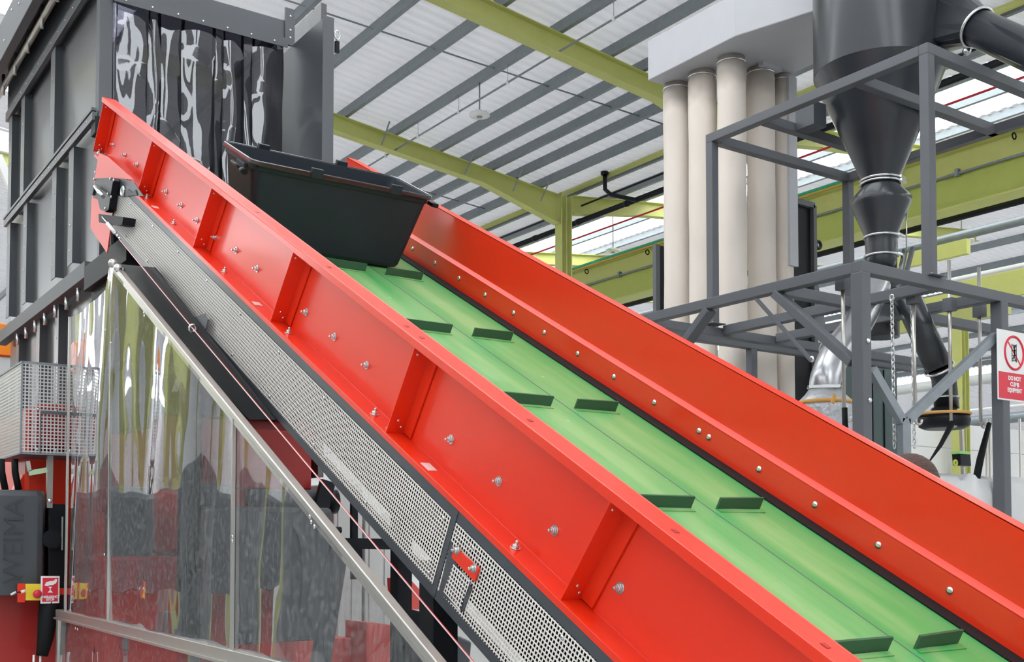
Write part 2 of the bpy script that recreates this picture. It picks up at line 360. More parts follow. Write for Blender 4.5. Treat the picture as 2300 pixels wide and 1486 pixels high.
for (x0, x1, y0, y1, zf) in [(2.6, 4.9, 17.6, 19.4, zA), (2.6, 4.9, 20.9, 22.6, zA), (2.6, 4.9, 24.6, 26.0, zA), (2.6, 4.9, 31.0, 33.0, zA), (16.4, 19.0, -16, 60, zB), (24, 26, -16, 60, zB), (2.6, 4.9, -16, 13.5, zA), (-1.0, 1.0, -16, 60, zA), (-10.5, -7.0, -16, 60, lambda x: zA(-2) - (-2 - x) * TR), (34, 36.5, -16, 60, zC), (44, 46, -16, 60, zC)]:  # overhead and left-hall strips are unseen, added to brighten and feed reflections
    struct(roof_strip('w', SKYL, x0, x1, y0, y1, zf, h=0.02).build('window_%d' % sk, SKYL)); sk += 1
struct(MB().box(-16, 58, -16, 60, -0.2, 0).build('floor', FLOOR))
def clad(x0, x1, y0, y1, z0, z1, step, axis):
    mb = MB(); z = z0
    while z < z1 - 1e-6:
        if axis == 'y': mb.box(x0, x1, y0, y1, z, min(z + step - .02, z1)); mb.box(x0, x1, y0 + .02, y1, min(z + step - .02, z1), min(z + step, z1))
        else: mb.box(x0, x1, y0, y1, z, min(z + step - .02, z1)); mb.box(x0 + .02, x1, y0, y1, min(z + step - .02, z1), min(z + step, z1))
        z += step
    return mb
struct(clad(-16, 58, 60, 60.2, 0, 9.0, 1.0, 'y').build('wall_back', WALLM))
struct(clad(58, 58.2, -16, 60, 0, 7.4, 1.0, 'x').build('wall_right', WALLM))
struct(MB().box(-16.2, -16, -16, 60, 0, 9.2).build('wall_left', WALLM))

struct(clad(-16, 58, -16.2, -16, 0, 9.6, 1.0, 'y').build('wall_front', WALLM))
# rafters, haunched, and columns
def rafter(y, x0, x1, zf, label, haunch=2.0, depth=0.30, group='haunched green rafters', m=LIME):
    t = thing('rafter', label, 'beam', (x0, y, zf(x0) - depth), group)
    w = 0.10
    a, b = Vector((x0, y, zf(x0) - .02)), Vector((x1, y, zf(x1) - .02))
    dn = Vector((0, 0, -depth))
    hx = 1.9 * (1 if x1 > x0 else -1)
    pts = [a, b, b + dn * haunch]
    if haunch: pts.append(Vector((x1 - hx, y, zf(x1 - hx) - .02)) + dn)
    pts.append(a + dn)
    MB().prism([p + Vector((0, -.006, 0)) for p in pts], (0, .012, 0)).build('web', m, t)
    low = pts[2:]
    f = MB()
    for p, q in zip(low[:-1], low[1:]): f.bar(p, q, w * 2, 0.014, EZ)
    f.build('bottom_flange', m, t)
    MB().bar(a, b, w * 2, 0.014, EZ).build('top_flange', m, t)
    return t
zAr = lambda x: zA(x) - 0.20
zBr = lambda x: zB(x) - 0.20
zCr = lambda x: zC(x) - 0.20
for i, (y, lab) in enumerate([(13.17, 'nearer yellow-green rafter crossing the ceiling toward the pale filter box'), (18.35, 'long yellow-green rafter running down to the haunched column head'), (23.5, 'yellow-green rafter one bay behind the haunched column'), (28.7, 'yellow-green rafter two bays behind the haunched column')]):
    rafter(y, 5.2, XC, zAr, lab)
    rafter(y, XR, XC + .4, zBr, lab.replace('yellow-green rafter', 'yellow-green rafter right of the valley,', 1), 1.25)
for i, y in enumerate([20.7, 26.3, 31.8, 37.4]):
    MB().bar((-2, y, zA(1) - .45), (5.1, y, zA(1) - .45), .2, .35).build('tie_beam', LIME, None, label='%s yellow-green beam up the narrow gap left of the dark housing' % ORD[i], category='beam', group='beams in the gap left of the housing')
def column(x, y, z1, label, w=0.22, dpt=0.26):
    t = thing('column', label, 'column', (x, y, 0), 'green steel columns')
    MB().box(x - .008, x + .008, y - w / 2, y + w / 2, 0, z1).build('web', LIME, t)
    for sx in (-1, 1):
        MB().box(x + sx * dpt / 2 - .012, x + sx * dpt / 2 + .012, y - w / 2, y + w / 2, 0, z1).build('flange', LIME, t)
    MB().box(x - dpt / 2, x + dpt / 2, y - .01, y + .01, z1 - 1.0, z1 - .97).build('stiffener', LIME, t)
    return t
column(XC + .18, 18.35, ZE - .2, 'tall yellow-green column carrying the haunched rafters behind the bin')
p = PX(2157, 900, 24.0)
column(24.0, p.y, 7.0, 'distant lime column seen under the black pipe', 0.3, 0.3)
for i, y in enumerate([12.0, 17.5, 23.0]):
    column(-9.0, y, 9.0, 'yellow-green column mirrored in the clear guard sheet, %s one from the viewer' % ORD[i], .35, .35)

t = thing('branched_column', 'yellow-green column with two arms, mirrored in the clear guard sheet', 'column', (-1.2, 12.5, 0))
MB().box(-1.35, -1.05, 12.35, 12.65, 0, 2.3).build('post', LIME, t)
MB().bar((-1.2, 12.5, 2.2), (-1.2, 11.1, 4.6), .25, .55, EX).build('arm', LIME, t); MB().bar((-1.2, 12.5, 2.2), (-1.2, 13.9, 4.6), .25, .55, EX).build('arm', LIME, t)
t = thing('ribbed_partition', 'grey ribbed partition left of the camera, mirrored in the clear guard sheet', 'partition', (-3.2, 12, 0))
for k in range(40): MB().box(-3.25, -3.15 if k % 2 else -3.19, 5 + k * .35, 5 + k * .35 + .34, 0, 2.4).build('rib_panel', GALV, t)
# purlins
PUR_A = [6.80, 7.88, 8.90, 9.94, 10.94, 11.60, 12.15, 12.72, 13.36]
def purlin(x, z, y0, y1, label, group, d=0.17):
    mb = MB()
    prof = [(-.035, 0), (.035, 0), (.035, -.02), (-.023, -.02), (-.023, -d + .012), (.045, -d + .012), (.045, -d), (-.035, -d)]
    mb.prism([(x + a, y0, z + b) for a, b in prof], (0, y1 - y0, 0))
    mb.build('purlin', GALV, None, label=label, category='beam', group=group)
for i, x in enumerate(PUR_A[::-1]):
    purlin(x, zA(x) - .01, 9, 45, 'galvanised roof purlin, %s counted up from the column head' % ORD[i], 'purlins under the pale ceiling')
for i, x in enumerate([14.3, 15.4, 16.3, 17.6, 19.1, 20.4, 21.8, 23.2, 24.0]):
    purlin(x, zB(x) - .01, 2, 58, 'grey purlin beyond the column, %s from the valley' % ORD[i], 'purlins beyond the column', 0.15)
for i, x in enumerate([30.5, 32.2, 34.0, 35.4, 37.0, 39.0, 41.0, 43.0]):
    purlin(x, zC(x) - .01, 2, 58, 'distant grey purlin under the far roof slope, %s past the ridge' % ORD[i], 'purlins of the far slope', 0.2)
MB().tube([(5.5, 15.55, zA(5.5) - .12), (XC - .3, 14.35, zA(XC - .3) - .12)], .014, 8).build('sag_rod', GALV, None, label='thin dark tie rod crossing all purlins under the ceiling', category='rod')
MB().tube([(8.2, 20.9, zA(8.2) - .12), (XC - .3, 20.4, zA(XC - .3) - .12)], .014, 8).build('sag_rod', GALV, None, label='thin tie rod seen just above the rim of the bin', category='rod')
for i, (x, y) in enumerate([(9.6, 18.35), (11.45, 18.35), (12.6, 18.35), (13.3, 18.35), (13.0, 13.17)]):
    MB().bar((x, y - .10, zAr(x) - .30), (x, y - .42, zA(x) - .15), .03, .006).build('fly_brace', GALV, None, label='slim grey brace strip tying rafter flange to purlin, %s from the ridge' % ORD[i], category='brace', group='brace strips on the rafters')
# thin conduit hung under the purlins
a = PZ(822, 376, 8.95); b = PZ(1449, 0, 8.95)
t = thing('conduit', 'thin grey conduit with small clips hung below the ceiling', 'conduit', a)
d = (b - a); MB().tube([a - d * .3, b + d * .2], .016, 8).build('pipe', GALV, t)
for k in (0.1, .25, .42, .6, .75, .92):
    q = a + d * k
    MB().tube([q, q + Vector((0, 0, zA(q.x) - .1 - q.z))], .004, 6).build('hanger_wire', GALV, t)
    MB().ball(q, .035, 8).build('clip', WHITE, t)
# eave strut, black drain, pipes along the valley
def yline(p0, p1, xx, ext0=0, ext1=0):
    a, b = PX(*p0, xx), PX(*p1, xx); z = (a.z + b.z) / 2
    return Vector((xx, max(a.y, b.y) + ext0, z)), Vector((xx, min(a.y, b.y) - ext1, z))
a, b = yline((1258, 438), (1487, 343), 14.15, 0.2, 8)
MB().tube([a, b], .055, 12).build('eave_strut', LIME, None, label='round yellow-green strut running right from the column head', category='beam')
MB().tube([Vector((14.15, 40, a.z)), Vector((14.15, 18.6, a.z))], .055, 12).build('eave_strut', LIME, None, label='round yellow-green strut behind the column toward the back', category='beam')
a, b = yline((1151, 554), (1489, 426), 14.6, 20, 9)
drz = a.z
t = thing('drain_pipe', 'long black drain pipe with joints running past the green column', 'pipe', b)
MB().tube([a, b], .055, 12).build('pipe', BLACK, t)
for k in range(9):
    y = 25 - k * 1.6
    MB().tube([(14.6, y, a.z), (14.6, y + .1, a.z)], .066, 12).build('collar', BLACKM, t)
q = [PX(1358, 386, 14.05), PX(1359, 425, 14.1), PX(1372, 437, 14.15), PX(1428, 449, 14.5)]
MB().tube(q, .045, 10).build('downpipe', BLACK, t)
MB().lathe(PX(1358, 392, 14.05), [(.08, 0), (.08, .06)], 12).build('pipe_end', BLACK, t)
MB().tube([(14.45, 30, a.z + .25), (14.45, 4, a.z + .25)], .02, 8).build('cable', BLACKM, None, label='thin black cable above the long black drain pipe', category='cable')
# crane girder with cables
GX = 15.9
ga, gb = yline((1270, 614), (2300, 283), GX); gz = ga.z
t = thing('girder', 'deep yellow-green girder running behind the cyclone frame', 'beam', (GX, gb.y, gz - 1.1))
MB().box(GX, GX + .015, 0, 45, gz - 1.0, gz - .06).build('web', LIMED, t)
MB().box(GX - .16, GX + .16, 0, 45, gz - .09, gz - .06).build('top_flange', LIME, t)
MB().box(GX - .03, GX, 0, 45, gz - .42, gz - .09).build('upper_plate', LIME, t)
MB().box(GX - .20, GX + .20, 0, 45, gz - 1.03, gz - 1.0).build('bottom_flange', LIME, t)
MB().tube([(GX - .15, 0, gz), (GX - .15, 45, gz)], .03, 8).build('cable_duct', TEAL, None, label='teal cable running along the top of the deep girder', category='cable')
MB().tube([(GX - .19, 0, gz - .07), (GX - .19, 45, gz - .07)], .022, 8).build('gas_pipe', OCHRE, None, label='ochre pipe under the teal cable on the girder', category='pipe')
t = thing('conduit', 'grey conduit fixed half way down the face of the deep girder', 'conduit', (GX - .06, 5, gz - .47))
MB().tube([(GX - .06, 0, gz - .45), (GX - .06, 45, gz - .45)], .022, 8).build('pipe', GALV, t)
for k in range(10): MB().box(GX - .11, GX - .03, 4 + k * 2.1, 4.06 + k * 2.1, gz - .50, gz - .38).build('clip', GALV, t)
for k in range(10): MB().torus((GX - .16, 3 + k * 2.1, gz - .17), EY, .05, .012, 12, 6).build('clip', BLACKM, t)
a, b = yline((2109, 504), (2300, 441), 16.6)
MB().tube([(16.6, 0, a.z), (16.6, 45, a.z)], .07, 12).build('drain_pipe', BLACK, None, label='black pipe running just below the deep green girder', category='pipe')
for i, (xx, zz, rr, m) in enumerate([(19, 7.4, .09, GALV), (21, 7.1, .05, WHITE), (24.6, 7.2, .14, PALE), (27, 6.4, .05, GALV), (30, 6.3, .16, PALE), (34, 5.9, .06, WHITE), (38, 6.0, .2, GALV), (40, 4.6, .15, PALE)]):
    MB().tube([(xx, 0, zz), (xx, 58, zz)], rr, 10).build('service_pipe', m, None, label='%s distant service pipe seen under the girder, counted toward the far wall' % ORD[i], category='pipe', group='distant service pipes')
for i, (px, py, zz) in enumerate([(2040, 585, 7.0), (2100, 715, 5.2), (2270, 625, 6.6), (2175, 668, 6.0)]):
    q = PZ(px, py, zz)
    MB().bar((q.x, q.y - 1.3, q.z), (q.x, q.y + 1.3, q.z), .12, .28).build('crane_beam', LIME, None, label='%s short lime beam glimpsed through the lower frame' % ORD[i], category='beam', group='lime beams beyond the frame')
MB().tube([(15.2, 3, 8.35), (15.2, 45, 8.35)], .02, 8).build('sprinkler_pipe', SIGNR, None, label='thin red pipe under the roof lights beyond the column', category='pipe')
# hanging round lamps
def bay_lamp(px, py, depth_pt, zc, label, R0=0.19):
    q = depth_pt
    t = thing('ceiling_light', label, 'lamp', q, 'round white hanging lamps')
    MB().lathe(q, [(R0 * .35, .10), (R0 * .5, .06), (R0, .035), (R0, .015), (R0 * .45, 0), (R0 * .3, 0)], 24).build('housing', WHITE, t)
    for k in range(10):
        an = k * math.pi / 5
        MB().bar(q + Vector((math.cos(an) * R0 * .5, math.sin(an) * R0 * .5, .07)), q + Vector((math.cos(an) * R0 * .95, math.sin(an) * R0 * .95, .045)), .012, .03).build('cooling_fin', WHITE, t)
    MB().lathe(q + Vector((0, 0, -.012)), [(R0 * .28, 0), (R0 * .28, .012)], 16).build('lens', GALV, t)
    MB().tube([q + Vector((0, 0, .1)), q + Vector((0, 0, zc - q.z))], .012, 6).build('suspension', GALV, t)
q = PX(1077, 262, 9.94); bay_lamp(0, 0, q, zA(9.94) - .15, 'round white lamp hanging on a rod below the near purlins', .175)
q = PX(1377, 566, 16.0); bay_lamp(0, 0, q, zB(16.0), 'round white lamp right of the green column', .17)
q = PX(2160, 545, 21.0); bay_lamp(0, 0, q, zB(21.0), 'round white lamp far below the girder at right', .26)

# =================================================================== CONVEYOR
N_TOP, N_BF, N_BELT = -0.759, -1.058, -1.066
XI, XO, XF = 1.565, 1.500, 2.79
S0, S1 = 0.35, 6.43
conv = thing('belt_conveyor', 'large red inclined belt conveyor with a green cleated belt', 'conveyor', cv(2.17, S0, -1.6))
near = MB()
near.cbox(XI, XI + .004, S0, S1, N_BF, N_TOP)                         # web
near.cbox(XO, XI, S0, S1, N_TOP - .004, N_TOP)                       # top flange
near.cbox(XO, XO + .004, S0, S1, N_TOP - .024, N_TOP - .004)         # its lip
near.cbox(XO, XI, S0, S1, N_BF - .004, N_BF)                         # bottom flange
near.cbox(XO, XO + .004, S0, S1, N_BF - .018, N_BF - .004)
NEAR = near.build('side_wall', RED, conv, bevel=.0012, label='near red side wall with flanges')
rib_px = [((1375, 1108), (1256, 1340)), ((932, 765), (864, 965)), ((660, 549), (606, 710)), ((477, 405), (433, 540)), ((343, 298), (308, 416))]
ribs = []
for a, b in rib_px:
    sA = sn(PX(*a, XO))[0]; sB = sn(PX(*b, XO))[0]; ribs.append((sA, sB))
ribs.append((0.66, 0.72)); ribs.append((S1 - .03, S1 + .06))
for sA, sB in ribs:
    rb = MB()
    c = [cv(XO + .004, sA, N_TOP - .006), cv(XI, sA, N_TOP - .006), cv(XI, sB, N_BF), cv(XO + .004, sB, N_BF)]
    rb.prism(c, DS * -.004)
    c2 = [cv(XI - .002, sA, N_TOP - .012), cv(XI - .002, sA - .05, N_TOP - .012), cv(XI - .002, sB - .05, N_BF + .004), cv(XI - .002, sB, N_BF + .004)]
    rb.prism(c2, EX * -.004)
    o = rb.build('rib', RED, NEAR)
    for fr, off in ((.15, .02), (.86, .03), (.93, .045)):
        q = cv(XO + off, sA + (sB - sA) * fr - .005, N_TOP + (N_BF - N_TOP) * fr)
        inst(SMALLM, 'bolt', frame_of(q, -DS, DN) @ Matrix.Scale(.55, 4), NEAR)
for px, py in [(1382, 1349), (1237, 1217), (1112, 1107), (1006, 1011), (915, 928), (819, 838), (747, 773), (684, 716), (575, 614), (528, 572), (483, 533), (442, 495), (407, 461), (373, 431), (340, 400), (308, 370), (281, 348), (255, 325), (1600, 1560), (1800, 1780)]:
    q = PX(px, py, XI - .002); s_, n_ = sn(q)
    inst(HEXM, 'bolt', frame_of(cv(XI, s_, -.967 if px > 500 else n_), -EX, DS) @ Matrix.Scale(.8, 4), NEAR)
for px, py in [(1152, 1230), (875, 963), (842, 930), (656, 748), (514, 612), (405, 505), (347, 448), (315, 419), (303, 409), (278, 387), (230, 345)]:
    q = PN(px, py, N_BF); s_, n_ = sn(q)
    inst(HEXM, 'bolt', frame_of(cv(1.53, s_, N_BF), DN, DS) @ Matrix.Scale(.8, 4), NEAR)
for px, py, w in [(960, 1048, .05), (578, 682, .04), (366, 468, .04)]:
    s_, _ = sn(PN(px, py, N_BF))
    MB().cbox(1.512, 1.54, s_ - w / 2, s_ + w / 2, N_BF, N_BF + .0012).build('sticker', PINKS, NEAR, label='pale sticker')
for px, py in [(930, 734), (966, 760), (760, 602), (1536, 1192), (600, 480), (1213, 945), (1880, 1447)]:
    s_, _ = sn(PN(px, py, N_TOP))
    MB().cbox(1.525, 1.537, s_ - .008, s_ + .008, N_TOP, N_TOP + .0008).build('slot', DRED, NEAR)
# far side wall: upper plate, folded ledge, lower plate
far = MB()
NL = -0.958
far.cbox(2.810, 2.814, S0, S1 - .3, NL, N_TOP)
far.cbox(2.810, 2.868, S0, S1 - .3, N_TOP - .004, N_TOP)
far.cbox(2.864, 2.868, S0, S1 - .3, N_TOP - .05, N_TOP)
far.prism([cv(2.812, S0, NL + .012), cv(XF, S0, NL - .004), cv(XF, S0, NL - .008), cv(2.812, S0, NL + .004)], DS * (S1 - .3 - S0))
far.cbox(XF, XF + .004, S0, S1 - .3, -1.069, NL - .005)
FAR = far.build('side_wall', RED, conv, bevel=.001, label='far red side wall with folded ledge')
for px, py in [(2137, 1318), (1976, 1217), (1833, 1127), (1707, 1048), (1594, 977), (1572, 963), (1471, 900), (1380, 843), (1298, 793), (1223, 746), (1154, 702), (1090, 662), (1031, 626), (977, 592), (927, 560)]:
    q = PX(px, py, XF); s_, n_ = sn(q)
    inst(DOMEM, 'bolt', frame_of(cv(XF, s_, -1.008), -EX, DS) @ Matrix.Scale(.95, 4), FAR)
MB().prism([cv(XF + .02, S0, -1.064), cv(2.732, S0, N_BELT + .001), cv(2.732, S0, N_BELT + .005), cv(XF + .02, S0, -1.058)], DS * (S1 - .3 - S0)).build('sealing_skirt', RUBBER, conv)
MB().prism([cv(XI + .004, S0, -1.058), cv(1.62, S0, N_BELT + .001), cv(1.62, S0, N_BELT + .005), cv(XI + .004, S0, -1.050)], DS * (S1 - .3 - S0)).build('sealing_skirt', RUBBER, conv)
belt = MB()
belt.cbox(1.575, 2.785, S0, 6.30, N_BELT - .008, N_BELT)
bt = belt.build('belt', BELT, conv)
for xs in (2.415, 1.945):
    MB().cbox(xs - .0025, xs + .0025, S0, 6.3, N_BELT, N_BELT + .0006).build('seam', GREYP, bt)
rows = [4.64, 3.775, 2.995, 2.19, 1.40, 0.62]
for s_ in rows:
    for (x0, x1, sk_) in [(2.005, 2.335, .0), (2.440, 2.640, .012), (1.70, 1.895, -.012)]:
        s0_, s1_ = s_ - sk_ * .5, s_ + sk_ * .5
        cl = MB().prism([cv(x0, s0_, N_BELT), cv(x1, s1_, N_BELT), cv(x1 + .006, s1_ + .004, N_BELT + .038), cv(x0 + .006, s0_ + .004, N_BELT + .038)], DS * .008)
        cl.build('cleat', CLEAT, bt)
        MB().cbox(x0, x1, s_ - .022, s_ - .002, N_BELT, N_BELT + .003).build('cleat_foot', GREYP if False else BELT, bt)
MB().tube([cv(1.58, 6.33, N_BELT - .10), cv(2.78, 6.33, N_BELT - .10)], .098, 24).build('drum', RUBBER, conv)
MB().cbox(1.56, 2.80, S0, 6.2, -1.30, -1.285).build('underside_pan', BLACKM, conv)
MB().cbox(1.575, 1.585, S0, 6.2, -1.29, N_BELT - .012).build('shade_backing', BLACKM, conv)  # black sheet added as the shade behind the guard holes
MB().cbox(2.80, 2.83, S0, 6.2, -1.335, -1.07).build('outer_frame', ANTH, conv)
# perforated guards on the near side
g = MB()
SG = 5.90
g.cbox(1.502, 1.508, S0, SG, -1.106, -1.0765)
g.cbox(1.502, 1.508, S0, SG, -1.335, -1.309)
g.cbox(1.502, 1.560, S0, SG, -1.338, -1.335)
g.cbox(1.502, 1.508, SG - .03, SG, -1.335, -1.0765)
g.cbox(1.500, 1.508, 2.168, 2.190, -1.335, -1.0765)
g.build('guard_frame', ANTH, conv, bevel=.001)
for (a, b) in [(2.193, SG - .035), (S0, 2.164)]:
    MB().cbox(1.4995, 1.5010, a, b, -1.308, -1.107).build('guard', GUARDMESH, conv, label='perforated metal guard')
    for k in range(int((b - a) / .42) + 1):
        for nn in (-1.125, -1.29):
            small_bolt(cv(1.4995, a + .03 + k * .42, nn), -EX, conv, .8)
pl = [PX(x, y, 1.497) for x, y in [(1012, 1213), (985, 1330), (1040, 1374), (1060, 1320), (1022, 1262)]]
GP = MB().prism(pl, EX * .003).build('bracket_plate', ANTH, conv)
pl = [PX(x, y, 1.4925) for x, y in [(1020, 1227), (1076, 1276), (1066, 1306), (1014, 1251)]]
RB = MB().prism(pl, EX * .004).build('red_bracket', RED, conv, label='small red bracket')
for px, py in [(1027, 1235), (1065, 1276)]:
    inst(HEXM, 'bolt', frame_of(PX(px, py, 1.4925), -EX, DS) @ Matrix.Scale(.7, 4), RB)
pl = [PX(x, y, 1.4935) for x, y in [(1018, 1266), (1056, 1303), (1032, 1371), (996, 1328)]]
MB().prism(pl, EX * .0012).build('guard', GUARDMESH, conv, label='small perforated cover')
# head plate and bearing block
pl = [PX(x, y, 1.497) for x, y in [(222, 343), (243, 352), (300, 403), (264, 400), (240, 568), (203, 512), (206, 440)]]
HP = MB().prism(pl, EX * .006).build('head_plate', RED, conv)
bb = MB()
bb.prism([PX(x, y, 1.46) for x, y in [(213, 400), (250, 398), (254, 405), (248, 440), (244, 470), (236, 476), (224, 470), (219, 448), (208, 444)]], EX * .035)
bbo = bb.build('bearing_block', BLACK, conv, bevel=.003)
a = PX(207, 425, 1.45); MB().lathe(a, [(.03, 0), (.03, .04)], 18, EX).build('bearing_cap', BLACK, conv)
MB().tube([PX(214, 418, 1.44), PX(222, 430, 1.43), PX(232, 441, 1.43)], .011, 10).build('tensioner', ZINC, conv)
for px, py in [(248, 402), (256, 404), (242, 436), (250, 442), (237, 468), (212, 402), (220, 345), (214, 387)]:
    small_bolt(PX(px, py, 1.458), -EX, conv, 1.0)
MB().prism([PX(x, y, 1.494) for x, y in [(262, 430), (272, 422), (288, 424), (296, 432), (304, 426), (308, 438), (284, 440), (266, 440)]], EX * .004).build('lifting_eye', BLACK, conv)
MB().torus(PX(276, 430, 1.492), EX, .022, .007, 16, 8).build('lifting_ring', ZINC, conv)
MB().prism([PX(x, y, 1.499) for x, y in [(266, 398), (300, 408), (322, 440), (306, 440), (262, 432)]], EX * .004).build('head_cover', ANTH, conv)
MB().prism([PX(x, y, 1.44) for x, y in [(221, 480), (277, 487), (274, 504), (262, 506), (222, 499)]], EX * .06).build('cord_bracket', BLACKM, conv)
# support legs under the conveyor
def leg(px0, py0, px1, py1, x, w=.08, name='leg'):
    a = PX(px0, py0, x); b = PX(px1, py1, x)
    return MB().bar(a, b, w, w, EX)
for (xx, yy) in [(1.62, 2.72), (2.70, 2.72), (1.62, 4.9), (2.70, 4.9)]:
    top = H + (yy * sa / ca) + (-1.335) / ca
    MB().box(xx - .04, xx + .04, yy - .04, yy + .04, 0, top).build('leg', BLACKM, conv)
MB().box(1.62, 2.70, 2.69, 2.75, 1.05, 1.13).build('cross_brace', BLACKM, conv)

# pull cord with eyelet and tensioner
cx_ = 1.437
t = thing('pull_cord', 'red and white emergency pull cord stretched along the conveyor', 'cord', PX(240, 505, cx_))
a, m1, b = PX(230, 487, cx_), PX(433, 737, cx_), PX(1070, 1495, cx_)
a2 = PX(268, 537, cx_)
MB().tube([a2, m1], .0028, 6).build('cord', CORD, t); MB().tube([m1, b, b + (b - m1) * .1], .0028, 6).build('cord', CORD, t)
off = Vector((-.004, 0, .003)); MB().tube([a2 + off, m1 + off, b + off], .0016, 6).build('cord_tracer', CORDW, t)
MB().tube([a, PX(242, 502, cx_)], .004, 8).build('hook', ZINC, t)
MB().tube([PX(242, 502, cx_), PX(258, 522, cx_)], .010, 12).build('turnbuckle', CORDW, t)
for k in range(3): MB().ball(PX(259 + k * 5, 523 + k * 6, cx_), .008, 8).build('clamp', ZINC, t)
t2 = thing('cord_eyelet', 'black slotted bracket guiding the pull cord half way up', 'bracket', PX(430, 750, 1.47))
MB().prism([PX(x, y, 1.47) for x, y in [(400, 770), (438, 712), (458, 704), (466, 718), (462, 738), (446, 752), (415, 787)]], EX * .006).build('plate', GREYP, t2)
MB().torus(PX(433, 737, 1.44), (0, 1, .3), .014, .005, 16, 8).build('ring', ZINC, t2)

# =================================================================== BIN on the belt
def rrect(x0, x1, y0, y1, r, k=5):
    pts = []
    for cx, cy, a0 in [(x1 - r, y1 - r, 0), (x0 + r, y1 - r, 90), (x0 + r, y0 + r, 180), (x1 - r, y0 + r, 270)]:
        for i in range(k + 1):
            an = R(a0 + 90 * i / k); pts.append((cx + r * math.cos(an), cy + r * math.sin(an)))
    return pts
NR = -0.68
bin_t = thing('plastic_crate', 'large black open plastic crate riding up the green belt', 'crate', cv(2.2, 4.93, N_BELT))
def loops(specs, m=None):
    mb = MB(); vs = []
    for (x0, x1, s0, s1, r, n) in specs: vs += [cv(x, s, n) for x, s in rrect(x0, x1, s0, s1, r)]
    k = 24; L = len(specs)
    fs = [(i * k + j, i * k + (j + 1) % k, (i + 1) * k + (j + 1) % k, (i + 1) * k + j) for i in range(L - 1) for j in range(k)]
    fs += [list(range(k))[::-1], [(L - 1) * k + j for j in range(k)]]
    return mb.add(vs, fs, False)
bd = loops([(1.83, 2.565, 4.775, 5.10, .03, N_BELT + .012), (1.82, 2.575, 4.765, 5.11, .035, N_BELT + .03), (1.765, 2.635, 4.752, 5.155, .04, NR - .045), (1.755, 2.645, 4.748, 5.160, .045, NR - .043), (1.755, 2.645, 4.745, 5.162, .045, NR - .004), (1.764, 2.636, 4.754, 5.153, .04, NR - .004), (1.776, 2.622, 4.765, 5.142, .035, NR - .06), (1.835, 2.56, 4.785, 5.09, .03, N_BELT + .03)])
bd.build('body', BINM, bin_t, bevel=.002)
rim = loops([(1.745, 2.66, 4.735, 5.175, .05, NR - .022), (1.745, 2.66, 4.735, 5.175, .05, NR), (1.757, 2.648, 4.747, 5.163, .045, NR), (1.757, 2.648, 4.747, 5.163, .045, NR - .022)])
rm = MB()
k = 24
L_ = [(1.745, 2.66, 4.735, 5.175, .05, NR - .022), (1.745, 2.66, 4.735, 5.175, .05, NR), (1.758, 2.647, 4.748, 5.162, .045, NR), (1.758, 2.647, 4.748, 5.162, .045, NR - .022)]
vs = []
for (x0, x1, s0, s1, r, n) in L_: vs += [cv(x, s, n) for x, s in rrect(x0, x1, s0, s1, r)]
rm.add(vs, [(i * k + j, i * k + (j + 1) % k, ((i + 1) % 4) * k + (j + 1) % k, ((i + 1) % 4) * k + j) for i in range(4) for j in range(k)])
rm.build('rim', BINR, bin_t, bevel=.004)
for x0 in (2.02, 2.42):
    MB().cbox(x0, x0 + .055, 4.728, 4.752, NR - .025, NR + .018).build('lid_stop', BINM, bin_t, bevel=.002)
    MB().cbox(x0 - .10, x0 - .045, 5.155, 5.182, NR - .03, NR + .018).build('lid_stop', BINM, bin_t, bevel=.002)
MB().cbox(1.735, 1.75, 4.80, 4.90, NR - .05, NR - .03).build('hinge_bar', BINM, bin_t, bevel=.003)
MB().tube([cv(1.735, 4.82, NR - .055), cv(1.735, 4.95, NR - .055)], .009, 10).build('hinge_pin', BLACK, bin_t)
MB().tube([cv(1.73, 4.76, NR - .06), cv(1.73, 4.80, NR - .06)], .014, 10).build('hinge_knob', BLACK, bin_t)
MB().cbox(2.655, 2.69, 4.74, 4.80, NR - .05, NR - .03).build('corner_catch', BLACK, bin_t, bevel=.004)
MB().cbox(1.86, 2.54, 4.80, 5.08, N_BELT + .001, N_BELT + .016).build('base', BINM, bin_t)

# =================================================================== ENCLOSURE at the head of the conveyor
XE, YE, XRt = 1.63, 6.63, 2.83
enc = thing('machine_housing', 'tall dark grey sheet steel housing at the top of the conveyor', 'machine housing', (XE, YE, 0))
ztop = 4.92; zb1 = 4.08; zb2 = 3.20
def ylen(px, py): return PX(px, py, XE).y
YB = 9.35
MB().box(XE + .03, XE + .04, YE + .08, YB, 2.0, ztop).build('side_panel', PANEL, enc)
MB().box(XE + .04, XRt + .3, YB - .03, YB, 2.0, ztop).build('back_panel', ANTH, enc)
MB().box(XRt + .26, XRt + .3, YE + .12, YB, 2.0, 5.2).build('side_panel', PANEL, enc)
